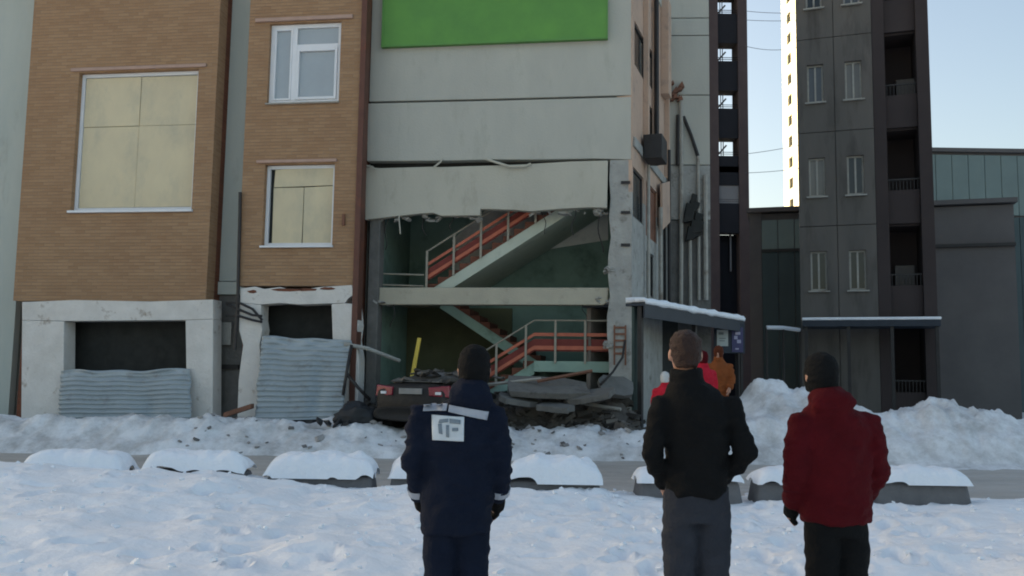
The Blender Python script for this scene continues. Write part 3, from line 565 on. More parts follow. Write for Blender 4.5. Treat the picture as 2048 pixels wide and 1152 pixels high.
# crumpled red cloth, black tarpaulin
def blob(name, c, r, mt, label, cat, amp=.35, sc=6, n=26):
    q = MB(); q.ball((0, 0, 0), 1, n, n); 
    for i, v in enumerate(q.v):
        k_ = 1 + amp * noise.fractal(v * 1.6 + Vector((sc, 0, 0)), 1, 2, 3); q.v[i] = Vector((v.x * r[0], v.y * r[1], v.z * r[2])) * k_ + Vector(c)
    return tag(q.build(name, mt, None, smooth=True), label, cat)
M_redc = mat('crimson_cloth', (.50, .03, .07), (.28, .015, .04), 6, rough=.7, bump=.3)
M_tarp = mat('black_tarp', (.03, .032, .036), (.018, .02, .022), 4, rough=.55, bump=.4, bscale=9)
u, z = F.q(712, 830, 1.7); blob('black_tarpaulin', F.P(u, 1.7, z - .05), (.42, .25, .28), M_tarp, 'small black tarpaulin lump on the snow between the sheet and the wrecked car', 'tarpaulin', .4, 4)
M_car = mat('dusty_black_car_paint', (.020, .019, .018), (.012, .011, .011), 3, rough=.55, bump=.25, bscale=12, spec=.3, dirt=(.06, .055, .05), dscale=2.5, dpos=(.55, .75)); M_dust = mat('dust_covered_roof', (.12, .115, .105), (.05, .047, .044), 3, rough=.8, bump=.4, dirt=(.30, .29, .28), dpos=(.55, .7))
M_tail = mat('crimson_lamp_plastic', (.24, .008, .035), (.16, .005, .02), 6, rough=.2, bump=.05, spec=.7); M_plate = mat('number_plate', (.27, .27, .26), (.20, .20, .19), 6, rough=.5, bump=.05); M_rub3 = mat('tyre_rubber', (.02, .02, .02), None, 6, bump=.2)
cu, cz_ = F.q(822, 790, 2.0); cb = F.P(cu, 2.0, .36); ch = A + R(-14); CR = Matrix.Rotation(ch, 3, 'Z')
car = empty('wrecked_car', cb, 'crushed black car with red tail lamp under the open stairwell', 'car')
cp = lambda x, y, z: cb + CR @ Vector((x, y, z))
def sec(y, hw, z0, z1, e=.45, tw=1.0, k_=28):
    out = []
    for i in range(k_):
        a_ = 2 * math.pi * i / k_; c_, s_ = math.cos(a_), math.sin(a_); x = hw * math.copysign(abs(c_) ** e, c_); z = (z0 + z1) / 2 + (z1 - z0) / 2 * math.copysign(abs(s_) ** e, s_)
        if s_ > 0: x *= 1 + (tw - 1) * abs(s_)
        d = .025 * noise.noise(Vector((x * 2, y * 2, z * 2 + 3))); out.append(cp(x + d, y + d, z + d))
    return out
def loft(secs):
    q = MB(); k_ = len(secs[0]); n = len(secs); q.add([p for s_ in secs for p in s_], [(i * k_ + j, i * k_ + (j + 1) % k_, (i + 1) * k_ + (j + 1) % k_, (i + 1) * k_ + j) for i in range(n - 1) for j in range(k_)] + [tuple(range(k_)), tuple((n - 1) * k_ + j for j in range(k_))]); return q
loft([sec(0, .74, .42, .98), sec(.05, .80, .34, 1.04), sec(.2, .84, .28, 1.07), sec(.7, .85, .26, 1.08), sec(1.2, .86, .26, 1.04), sec(2.2, .85, .28, .98), sec(2.9, .8, .3, .82), sec(3.1, .7, .35, .7)]).build('car_body', M_car, car, smooth=True)
loft([sec(-.07, .70, .34, .56, .6), sec(-.1, .80, .32, .58, .6), sec(.0, .85, .30, .60, .6), sec(.12, .86, .30, .58, .6)]).build('rear_bumper', M_car, car, smooth=True)
loft([sec(.62, .66, 1.0, 1.10, .5, .95), sec(.95, .68, 1.0, 1.22, .5, .85), sec(1.3, .69, .98, 1.30, .5, .82), sec(1.8, .68, .95, 1.20, .5, .84), sec(2.3, .62, .9, 1.02, .5, .9)]).build('crushed_roof', M_dust, car, smooth=True)
for sx in (-1, 1):
    tl = loft([sec(-.045, .0, 0, 0)]) if False else MB()
    pts = [cp(sx * .84, .03, .79), cp(sx * .42, -.04, .82), cp(sx * .40, -.04, .99), cp(sx * .82, .04, 1.03), cp(sx * .86, .24, .84), cp(sx * .85, .24, .99)]
    o_ = [p + CR @ Vector((0, .10, 0)) for p in pts]
    tl.add([pts[0], pts[1], pts[2], pts[3], o_[0], o_[1], o_[2], o_[3]], [(0, 1, 2, 3), (4, 5, 6, 7), (0, 1, 5, 4), (1, 2, 6, 5), (2, 3, 7, 6), (3, 0, 4, 7)]); lo_ = tl.build('tail_lamp', M_tail, car, .02)
    MB().hexa([cp(sx * .62 - .06, -.045, .845), cp(sx * .62 + .06, -.035, .845), cp(sx * .62 + .06, .0, .845), cp(sx * .62 - .06, .0, .845), cp(sx * .62 - .06, -.045, .90), cp(sx * .62 + .06, -.035, .90), cp(sx * .62 + .06, .0, .90), cp(sx * .62 - .06, .0, .90)]).build('reversing_lens', M_pvc, lo_, .008)
    for y in (.62, 2.5):
        q = MB(); q.tube([cp(sx * .62, y, .30), cp(sx * .84, y, .30)], .31, 22); wh = q.build('wheel', M_rub3, car, .02); MB().tube([cp(sx * .80, y, .30), cp(sx * .855, y, .30)], .19, 18).build('rim', M_conc, wh)
MB().hexa([cp(x, y, z) for z in (.85, .965) for x, y in ((-.26, -.04), (.26, -.04), (.26, -.005), (-.26, -.005))]).build('number_plate', M_plate, car, .004)
MB().hexa([cp(x, y, z) for z, yy in ((1.085, .30), (1.11, .30)) for x, y in ((-.6, .2), (.6, .2), (.6, .62), (-.6, .62))]).build('trunk_lid_dust', M_dust, car, .01)
q = MB(); rg = random.Random(21)
for i in range(5):
    x = 622 + i * 17; u, z = F.q(x, 846 + rg.uniform(-4, 4), 2.0); chunk(q, F.P(u, 2.0, z), .1, rg, .5)
tag(q.build('charred_planks', M_tarp, None), 'charred black scraps on the snowbank in front of the sheet', 'debris')
for (x0, y0, x1, y1, lab) in ((450, 830, 505, 812, 'upper dark timber lying on snow at the far left plinth'), (455, 842, 500, 838, 'lower dark timber half buried at the far left plinth')):
    ua_, za_ = F.q(x0, y0, 1.2); ub_, zb_ = F.q(x1, y1, 1.2); q = MB().prism(F, [(ua_, za_ - .05), (ub_, zb_ - .05), (ub_, zb_ + .05), (ua_, za_ + .05)], 1.12, 1.28); tag(q.build('fallen_timber', M_rust, None), lab, 'timber')

# ------------------------------------------------------------------ porch and notices
A_ = at(1287, 603, 19.0); Bp = at(1486, 643, 24.3); zr = (A_.z + Bp.z) / 2
PA = Vector((A_.x, A_.y, 0)); PB = Vector((Bp.x, Bp.y, 0)); ed = (PB - PA).normalized(); pn = Vector((ed.y, -ed.x, 0)); back = -pn
PL = (PB - PA).length; G = Frame((PA.x, PA.y), math.atan2(ed.y, ed.x))
porch = empty('entrance_porch', (PA.x, PA.y, 0.2), 'dark entrance porch with snow-edged flat canopy along the side wall', 'porch')
M_navy = mat('dark_navy_metal', (.03, .04, .055), (.02, .028, .04), 3, rough=.5, bump=.05)
MB().fbox(G, 0, PL, -1.5, 0, zr - .06, zr).build('canopy_roof', M_navy, porch); MB().fbox(G, 0, PL, .0, .04, zr - .32, zr + .02).build('fascia', M_navy, porch)
q = MB(); nn = 60
prof = [(-.95, 0), (-.9, .10), (-.3, .14), (.02, .12), (.075, .05), (.06, -.03), (.045, -.02), (.042, .021), (-.2, .021)]
for i in range(nn + 1):
    s_ = i / nn * PL
    for o, h in prof:
        k_ = 1 + .35 * noise.noise(Vector((s_ * 2.3, o * 2, 7))); q.v.append(G.P(s_, o + .02 * noise.noise(Vector((s_ * 3, 1, 1))), zr + .003 + (h * k_ if h > 0.03 else h * (1 + 1.4 * max(0, noise.noise(Vector((s_ * 1.7, 5, 1))))))))
kk = len(prof)
for i in range(nn):
    for j in range(kk): q.f.append((i * kk + j, i * kk + (j + 1) % kk, (i + 1) * kk + (j + 1) % kk, (i + 1) * kk + j)); q.mi.append(0)
q.f += [tuple(range(kk)), tuple(nn * kk + j for j in range(kk))]; q.mi += [0, 0]
q.build('snow_edge', M_snow, porch, smooth=True)
for s_ in (.12, PL * .5, PL - .12): MB().fbox(G, s_ - .05, s_ + .05, -.18, -.08, .0, zr - .061).build('post', M_piped, porch)
MB().fbox(G, .1, PL * .62, -1.45, -1.35, .1, zr - .062).build('porch_wall', mat('brownish_porch_wall', (.20, .17, .14), (.15, .13, .11), 2, bump=.2), porch)
MB().fbox(G, PL * .62 + .003, PL - .1, -1.45, -1.35, .1, zr - .062).build('porch_wall', M_dark, porch)
dr = MB().fbox(G, PL * .36, PL * .53, -1.349, -1.30, .2, 2.35).build('door', M_navy, porch, .01); MB().fbox(G, PL * .37, PL * .378, -1.299, -1.25, 1.1, 1.3).build('door_handle', M_pipe, dr)
MB().fbox(G, .05, .35, -.6, -.25, .1, zr - .07).build('pier', mat('dark_green_pier', (.06, .085, .075), (.045, .065, .058), 3, bump=.15), porch)
def notice(px0, py0, px1, py1, Y, mt, name, label, marks):
    c = at((px0 + px1) / 2, (py0 + py1) / 2, Y); a_ = at(px0, py1, Y); b_ = at(px1, py0, Y)
    e = empty(name, (c.x, Y, a_.z), label, 'notice'); MB().box(a_.x, b_.x, Y, Y + .02, a_.z, b_.z).build('sheet', mt, e)
    for (fx0, fx1, fz0, fz1, m2) in marks:
        MB().box(a_.x + (b_.x - a_.x) * fx0, a_.x + (b_.x - a_.x) * fx1, Y - .006, Y - .001, a_.z + (b_.z - a_.z) * fz0, a_.z + (b_.z - a_.z) * fz1).build('print', m2, e)
    return e
M_pap = mat('grey_paper', (.48, .52, .50), (.42, .46, .44), 4, bump=.02); M_blu = mat('dark_blue_sign', (.06, .06, .14), (.045, .045, .11), 3, rough=.5, bump=.02); M_vio = mat('pale_violet_print', (.42, .40, .52), None, 3, bump=0)
M_gr = mat('grey_print', (.22, .25, .25), None, 3, bump=0)
nY = 24.0
bd0, bd1 = at(1428, 706, nY + .05), at(1489, 646, nY + .05)
nb = empty('notice_board', ((bd0.x + bd1.x) / 2, nY + .05, .2), 'dark board on two posts beside the porch', 'board'); MB().box(bd0.x, bd1.x, nY + .025, nY + .07, bd0.z, bd1.z).build('board_panel', M_navy, nb, .006)
for x in (bd0.x + .08, bd1.x - .08): MB().box(x - .03, x + .03, nY + .071, nY + .13, .0, bd1.z).build('post', M_piped, nb)
notice(1434, 660, 1456, 692, nY, M_pap, 'paper_notice', 'pale grey paper notice on the dark board by the porch', [(.15, .6, .7, .85, M_gr), (.2, .8, .45, .5, M_gr), (.2, .7, .3, .35, M_gr)])
notice(1464, 655, 1486, 704, nY, M_blu, 'blue_sign', 'dark blue sign with pale violet marks on the board by the porch', [(.3, .75, .70, .82, M_vio), (.2, .5, .52, .66, M_vio), (.45, .8, .36, .5, M_vio), (.3, .6, .1, .16, M_vio)])

# ------------------------------------------------------------------ far stair tower of the high-rise
TY = 55.0
tl0, tl1, tr0, tr1 = at(1421, 200, TY).x, at(1437, 200, TY).x, at(1477, 200, TY).x, at(1496, 200, TY).x
hr = empty('highrise_tower', (tl0, TY, 0), 'dark brown open stair tower of a tall block behind the damaged building', 'building')
M_tb = mat('dark_brown_brick_far', (.09, .065, .062), (.07, .05, .05), 1, bump=.1); M_tn = mat('dark_navy_parapet', (.016, .016, .021), (.012, .012, .016), 1, bump=.1)
MB().box(tl0, tl1, TY, TY + 1.6, 0, 48).build('corner_post', M_tb, hr); MB().box(tr0, tr1, TY, TY + 1.6, 0, 48).build('corner_post', M_tb, hr)
M_tg = mat('grey_infill_far', (.22, .21, .215), (.19, .18, .185), 1, bump=.1)
for k_ in range(-4, 9):
    zt0, zt1 = at(1458, 180 - 95 * k_, TY).z, at(1458, 121 - 95 * k_, TY).z
    if k_ >= -1: pass
    if zt0 < 10.4: continue
    MB().box(tl1 + .002, tr0 - .002, TY + .1, TY + .3, zt0, zt1).build('parapet', M_tn, hr)
    MB().box(tl1 + .002, tr0 - .002, TY + .301, TY + 1.3, zt0 + .05, zt0 + .25).build('landing_slab', M_tn, hr)
    for x in (tl1 + .18, tl1 + .36, tl1 + .5): MB().box(x, x + .05, TY + 1.0, TY + 1.05, zt1 - .4, zt1 + 1.3).build('stair_bar', M_tg, hr)
    MB().tube([(tl1, TY + .9, zt1 + .1), (tl1 + .7, TY + .9, zt1 + .9)], .06, 6).build('stair_string', M_tg, hr)
    for f_ in (.12, .24): MB().box(tl1 + .001, tr0 - .001, TY + .15, TY + .2, zt1 + f_, zt1 + f_ + .03).build('rail', M_tn, hr)
zz = [at(1458, y, TY).z for y in (332, 344, 428, 466, 540, 600)]
MB().box(tl1 + .002, tr0 - .002, TY + .1, TY + .4, zz[1], zz[0]).build('landing_slab', M_tn, hr)
MB().box(tl1 + .002, tr0 - .002, TY + .15, TY + .4, zz[2], zz[1] - .002).build('infill_panel', M_tg, hr)
MB().box(tl1 + .002, tr0 - .002, TY + .12, TY + .4, zz[3], zz[2] - .002).build('parapet', M_tn, hr)
MB().box(tl1 + .8, tr0 - .4, TY + .6, TY + .8, zz[4], zz[3]).build('infill_panel', M_tg, hr)
MB().box(tl1 + .002, tr0 - .002, TY + .9, TY + 1.1, 0, zz[3]).build('infill_panel', M_tn, hr)
MB().box(-30, tl0 - .005, TY, TY + 14, 0, 48).build('main_block', M_tb, hr)  # unseen block body, added wide and tall to shade the scene

# ------------------------------------------------------------------ sunlit pale-yellow high-rise
hx = at(1640, 300, 117).x; y1_, y2_ = 117.0, hx * FPX / (1574 - 1024) * 1.0
sv = empty('yellow_highrise', (hx, 117, 0), 'sunlit pale yellow high-rise with dark windows at the edge of the sky', 'building')
H_ = Frame((hx, y2_), R(-90)); LL = y2_ - y1_
M_yb = mat('pale_yellow_render', (.80, .74, .52), (.76, .70, .48), .4, bump=.05)
hol = []; z0f = at(1590, 385, 126).z
for fl in range(-4, 16):
    zf = at(1590, 143, 126).z + (fl - 5) * 3.2
    for (ua_, ub_) in ((2.6, 4.4), (7.2, 9.0), (10.5, 12)): hol.append((ua_, ub_, zf - .8, zf + .8))
q = MB(); holewall(q, H_, 0, LL, 0, 66, -.5, 0, hol); q.build('wall', M_yb, sv)
MB().box(hx + .55, hx + 9, y1_, y2_, 0, 66).build('main_block', M_yb, sv)
for h in hol:
    if h[2] > 5: MB().fbox(H_, h[0], h[1], -.45, -.3, h[2], h[3]).build('window', M_glassd, sv)

# ------------------------------------------------------------------ low teal-clad building on the right
TB = 36.0
tb = empty('teal_clad_building', (10, TB, 0), 'low dark building with teal-grey metal cladding beyond the snow heap', 'building')
M_tc = mat('teal_grey_cladding', (.18, .235, .22), (.155, .20, .19), .8, rough=.6, bump=.05); M_td = mat('dark_teal_cladding', (.06, .09, .092), (.048, .07, .074), .8, rough=.6, bump=.1); M_bg = mat('brown_grey_wall', (.14, .13, .125), (.11, .102, .10), .8, bump=.1)
pt = at(1499, 500, TB); Tf = Frame((pt.x, pt.y), R(-17.5))
xa, xb, xc = 0.0, Tf.q(1523, 500)[0], Tf.q(1589, 500)[0]
zt = Tf.q(1545, 424)[1]; zm_ = Tf.q(1555, 498)[1]; z440 = Tf.q(1555, 440)[1]
MB().fbox(Tf, xa, xb, -8, -.05, 0, zt).build('wall', M_bg, tb); MB().fbox(Tf, xb + .002, xc + 8, -8, -.1, 0, zt - .05).build('wall', M_bg, tb)
for i in range(9):
    w_ = (xc - xb) / 2; x0_ = xb + .02 + i * w_
    MB().fbox(Tf, x0_, x0_ + w_ - .03, -.1, .02, zm_, z440).build('cladding_panel', M_tc, tb); MB().fbox(Tf, x0_, x0_ + w_ - .03, -.1, .0, .1, zm_ - .12).build('cladding_panel', M_td, tb)
MB().fbox(Tf, xa - .1, xc + 8.1, -8.1, .15, zt + .002, zt + .18).build('roof_edge', M_bg, tb); MB().fbox(Tf, xb, xc + 8, -.09, .06, zm_ - .118, zm_ - .002).build('belt', M_piped, tb)
# white pipe run on stands
pr = empty('gas_pipe', (at(1560, 655, 30).x, 30, 0), 'pale horizontal pipe run on stands before the teal-clad building', 'pipe')
pa, pb = at(1533, 655, 30), at(1600, 660, 30); MB().tube([pa, (pa + pb) / 2 + Vector((0, 0, .03)), pb], .07, 8).build('pipe_run', M_pvc, pr)
for p in (pa, (pa + pb) / 2, pb): MB().box(p.x - .03, p.x + .03, p.y - .03, p.y + .03, 0, p.z).build('stand', M_piped, pr)
# ------------------------------------------------------------------ grey block at the right with a dark loggia bay, and a taller clad hall beyond
GY = 30.0
gb_ = empty('grey_panel_block', (at(1600, 500, GY).x, GY, 0), 'grey panel block with a dark brown loggia bay on the right', 'building')
M_gp = mat('grey_brown_panel', (.135, .122, .108), (.10, .094, .085), 1.5, bump=.2, stretch=(1, 1, .2), dirt=(.065, .058, .052), dscale=2, dpos=(.5, .72)); M_lg = mat('dark_loggia_brown', (.055, .042, .040), (.042, .033, .032), .8, bump=.1)
M_cur = glass('curtained_glass', (.16, .15, .13), .15, .5); M_cur2 = glass('mid_grey_glass', (.07, .075, .08), .1, .6)  # curtained and plain glass in differing tones
pg = at(1597, 400, GY); Gf = Frame((pg.x, pg.y), R(-19.5))
g0, g1, g2 = 0.0, Gf.q(1752, 400)[0], Gf.q(1868, 400)[0]
zfl = [0.1] + [Gf.q(1700, 640 - 190 * i)[1] for i in range(0, 6)]
for i in range(len(zfl) - 1):
    for j in range(2):
        w_ = (g1 - g0) / 2; q = MB(); zc_ = (zfl[i] + zfl[i + 1]) / 2
        hz = [(j * w_ + .35, j * w_ + w_ - .35, zc_ - .6, zc_ + .75)] if i > 0 else []
        holewall(q, Gf, j * w_ + .01, (j + 1) * w_ - .01, zfl[i] + .012, zfl[i + 1] - .012, -.25, 0, hz); q.build('facade_panel', M_gp, gb_)
        for h in hz:
            wf = frame_box(gb_, Gf, h[0] + .003, h[1] - .003, h[2] + .003, h[3] - .003, -.2, -.12, .06, M_pipe, 'window'); MB().fbox(Gf, h[0] + .06, h[1] - .06, -.18, -.165, h[2] + .06, h[3] - .06).build('pane', (M_glassd, M_cur, M_glassd, M_glassd, M_cur2)[(i * 3 + j * 2) % 5], wf); MB().fbox(Gf, (h[0] + h[1]) / 2 - .03, (h[0] + h[1]) / 2 + .03, -.164, -.11, h[2] + .065, h[3] - .065).build('mullion', M_pipe, wf); MB().fbox(Gf, h[0] - .08, h[1] + .08, .002, .1, h[2] - .06, h[2] - .01).build('window_sill', M_pipe, gb_)
    MB().fbox(Gf, g1 + .4, g2 - .4, -.35, -.2, zfl[i] + .02, zfl[i] + 1.15).build('parapet', M_lg, gb_)
    for k_ in range(9): u = g1 + .45 + (g2 - g1 - .9) * k_ / 8; MB().fbox(Gf, u - .012, u + .012, -.27, -.245, zfl[i] + 1.15, zfl[i] + 1.5).build('baluster', M_piped, gb_)
    MB().fbox(Gf, g1 + .4, g2 - .4, -.28, -.235, zfl[i] + 1.5, zfl[i] + 1.55).build('handrail', M_piped, gb_)
    if i % 2: MB().fbox(Gf, g1 + .5 + .1 * i, g1 + 1.1 + .1 * i, -1.3, -.9, zfl[i] + .12, zfl[i] + 1.9).build('balcony_cupboard', M_gp, gb_)
    MB().fbox(Gf, g1 + .4, g2 - .4, -1.6, -.351, zfl[i] - .05, zfl[i] + .12).build('loggia_slab', M_lg, gb_)
for x0_, x1_ in ((g1 + .003, g1 + .39), (g2 - .39, g2)): MB().fbox(Gf, x0_, x1_, -1.8, -.02, 0, zfl[-1]).build('corner_post', M_lg, gb_)
MB().fbox(Gf, .02, g1, -6, -.26, 0, zfl[-1]).build('main_block', M_gp, gb_); MB().fbox(Gf, g1 + .01, g2 - .01, -6, -1.81, 0, zfl[-1]).build('main_block', M_lg, gb_)
cu1 = g2 - .1; cz = Gf.q(1720, 640, 1.6)[1]
cn = empty('canopy', Gf.P(2, 1.6, 0), 'long low canopy with a thin snow layer before the grey block', 'canopy')
MB().fbox(Gf, .1, cu1, .1, 1.6, cz - .2, cz).build('roof', M_navy, cn); MB().fbox(Gf, .08, cu1 + .02, .12, 1.65, cz + .002, cz + .09).build('snow_layer', M_snow, cn, .03)
for i in range(4): u = .2 + (cu1 - .3) * i / 3; MB().fbox(Gf, u - .05, u + .05, 1.4, 1.5, 0, cz - .2).build('post', M_piped, cn)
HYY = 44.0
hl = empty('clad_hall', (at(1950, 500, HYY).x, HYY, 0), 'broad dark teal hall at the far right below the open sky', 'building')
hx0, hx1 = at(1840, 400, HYY).x, at(2300, 400, HYY).x; hz1, hzm = at(1960, 305, HYY).z, at(1960, 430, HYY).z
MB().box(hx0, hx1, HYY + .1, HYY + 12, 0, hz1).build('wall', M_bg, hl)
for i in range(14):
    w_ = (hx1 - hx0) / 14
    MB().box(hx0 + i * w_ + .015, hx0 + (i + 1) * w_ - .015, HYY - .02, HYY + .1, hzm, hz1 - .15).build('cladding_panel', M_tc, hl); MB().box(hx0 + i * w_ + .015, hx0 + (i + 1) * w_ - .015, HYY, HYY + .1, .1, hzm - .1).build('cladding_panel', M_td, hl)
MB().box(hx0 - .1, hx1, HYY - .12, HYY + 12.1, hz1 + .002, hz1 + .2).build('roof_edge', M_bg, hl)

# ------------------------------------------------------------------ overhead wires
M_wire = mat('grey_wire', (.12, .12, .13), None, 3, bump=0)
labs = ['topmost pair wire crossing the pale sky', 'second wire from the top across the pale sky', 'third wire, dipping, in the middle of the sky gap', 'wire rising to the right in the lower sky gap', 'lowest wire above the dark low building']
for (ya, yb, sag), lb in zip(((22, 28, .15), (40, 44, .1), (92, 84, .5), (308, 286, .1), (346, 336, .1)), labs):
    pa = at(1490, ya, 54.9); pb = at(1640, yb - 6, 60)
    q = MB(); q.tube([pa.lerp(pb, i / 14) - Vector((0, 0, sag * 4 * (i / 14) * (1 - i / 14))) for i in range(15)], .018, 5); tag(q.build('overhead_wire', M_wire, None), lb, 'wire', 'wires strung across the sky gap')

# ------------------------------------------------------------------ concrete blocks with snow caps
M_blk = mat('barrier_concrete', (.17, .165, .165), (.13, .128, .13), 4, bump=.4, bscale=18)
def block(px0, px1, ytop, ybase, label, Y=11.75, hcap=.27, seed=0):
    a_, b_ = at(px0, 980, Y).x, at(px1, 980, Y).x; zt = at((px0 + px1) / 2, ytop, Y).z; L_ = b_ - a_; cx = (a_ + b_) / 2
    e = empty('concrete_block', (cx, Y + .25, 0), label, 'concrete block', 'concrete blocks along the road edge')
    hb = zt - hcap
    q = MB(); hl_ = L_ / 2; tp = hl_ - .06
    q.hexa([(cx - hl_, Y, -.12), (cx + hl_, Y, -.12), (cx + hl_, Y + .55, -.12), (cx - hl_, Y + .55, -.12), (cx - tp, Y + .05, hb), (cx + tp, Y + .05, hb), (cx + tp, Y + .5, hb), (cx - tp, Y + .5, hb)])
    q.build('block_body', M_blk, e, .05)
    q = MB(); n1, n2 = 44, 22; vv_ = []
    for j in range(n2 + 1):
        for i in range(n1 + 1):
            s_, t_ = -1 + 2 * i / n1, -1 + 2 * j / n2
            ed_ = 1 + .05 * noise.noise(Vector((seed * 2.7, s_ * 2.2, t_ * 1.3))); k_ = max(0, 1 - abs(s_ * ed_) ** 6) ** .5 * max(0, 1 - abs(t_ * ed_) ** 4) ** .5
            nz_ = noise.fractal(Vector((s_ * 1.6 + seed * 3.1, t_ * .8, seed)), 1, 2, 3)
            vv_.append((cx + s_ * (hl_ - .015) * (1 + .03 * noise.noise(Vector((seed, t_ * 2, s_)))), Y + .275 + t_ * .31, hb - .03 + (hcap + .03) * k_ * (.93 + .24 * nz_ + .05 * noise.noise(Vector((s_ * 7, t_ * 4, seed + 9))))))
    q.add(vv_, [(j * (n1 + 1) + i, j * (n1 + 1) + i + 1, (j + 1) * (n1 + 1) + i + 1, (j + 1) * (n1 + 1) + i) for j in range(n2) for i in range(n1)])
    q.build('snow_cap', M_snow, e, smooth=True)
block(30, 245, 900, 990, 'snow-buried concrete block at the far left of the row', seed=5)
block(275, 490, 902, 990, 'second snow-buried concrete block from the left', seed=6)
block(522, 748, 905, 990, 'snow-capped concrete block in front of the corrugated sheet by the brick bay', seed=1, hcap=.31)
block(772, 990, 912, 990, 'snow-capped concrete block mostly hidden behind the navy-clad man', seed=2)
block(1012, 1208, 913, 1000, 'broad snow-capped concrete block between the two men', seed=3, hcap=.33)
block(1272, 1490, 932, 1010, 'bare-sided concrete block behind the legs of the man in black', seed=4, hcap=.2)
block(1512, 1720, 935, 1010, 'concrete block behind the person in dark red', seed=7, hcap=.2)
block(1752, 1950, 935, 1010, 'concrete block at the far right with thin snow cap', seed=8, hcap=.2)

q = MB(); rg = random.Random(77)
for i in range(700):
    x, y = rg.uniform(-7.5, 7.5), rg.uniform(6.2, 12.8); s_ = min(.05, .006 + abs(rg.gauss(0, .014))); chunk(q, (x, y, gh(x, y) + s_ * .3), s_, rg, .9)
tag(q.build('snow_crumbs', M_snow, None), 'small loose lumps of snow lying over the trodden foreground', 'snow', kind='stuff')

# ------------------------------------------------------------------ people
def fuse(mb, voxel, smooth_it=6, wr=0.0, wsc=9, seed=0.0):
    me = bpy.data.meshes.new('tmp'); me.from_pydata(mb.v, [], mb.f)
    bm = bmesh.new(); bm.from_mesh(me); bmesh.ops.recalc_face_normals(bm, faces=bm.faces); bm.to_mesh(me); bm.free()
    o = bpy.data.objects.new('tmp', me); COL.objects.link(o)
    r = o.modifiers.new('r', 'REMESH'); r.mode = 'VOXEL'; r.voxel_size = voxel
    s = o.modifiers.new('s', 'SMOOTH'); s.iterations = smooth_it; s.factor = .5
    dg = bpy.context.evaluated_depsgraph_get(); dg.update(); ev = o.evaluated_get(dg); m2 = bpy.data.meshes.new_from_object(ev)
    bpy.data.objects.remove(o); bpy.data.meshes.remove(me)
    if wr:
        nn_ = [v.normal.copy() for v in m2.vertices]
        for v, n in zip(m2.vertices, nn_):
            c = v.co
            k_ = noise.fractal(Vector((c.x * wsc + seed, c.y * wsc, c.z * wsc * 1.5)), 1, 2, 3) + .7 * (1 - abs(noise.noise(Vector((c.x * 6 + c.z * 9 + seed, c.y * 5, c.z * 14 - c.x * 7)))) * 3)
            v.co = c + n * wr * k_
    m2.polygons.foreach_set('use_smooth', [True] * len(m2.polygons))
    return m2
def link(me, name, mt, parent):
    me.materials.clear(); me.materials.append(mt); me.name = name
    o = bpy.data.objects.new(name, me); COL.objects.link(o); o.parent = parent; return o
M_skin = mat('skin', (.42, .24, .17), (.36, .2, .14), 8, rough=.55, bump=.05)
def hand(mb, w_, d, side, curl=.5):
    # palm + five fingers from wrist w_ along direction d
    d = Vector(d).normalized(); sx = Vector((0, 1, 0)); sx = (sx - d * sx.dot(d)).normalized(); nx_ = d.cross(sx)
    w_ = Vector(w_)
    mb.tube([w_, w_ + d * .05, w_ + d * .095], [.026, .036, .034], 10)
    for i, (off, ln) in enumerate(((-.03, .07), (-.01, .08), (.01, .076), (.03, .06))):
        b_ = w_ + d * .085 + sx * off; k1 = b_ + d * ln * .5; k2 = k1 + (d * math.cos(curl) + nx_ * -side * math.sin(curl)) * ln * .5
        mb.tube([b_, k1, k2], [.0105, .0095, .0075], 7)
    b_ = w_ + d * .03 + sx * .03; mb.tube([b_, b_ + (sx * .8 + d * .6).normalized() * .035, b_ + (sx * .4 + d).normalized() * .065], [.013, .011, .008], 7)
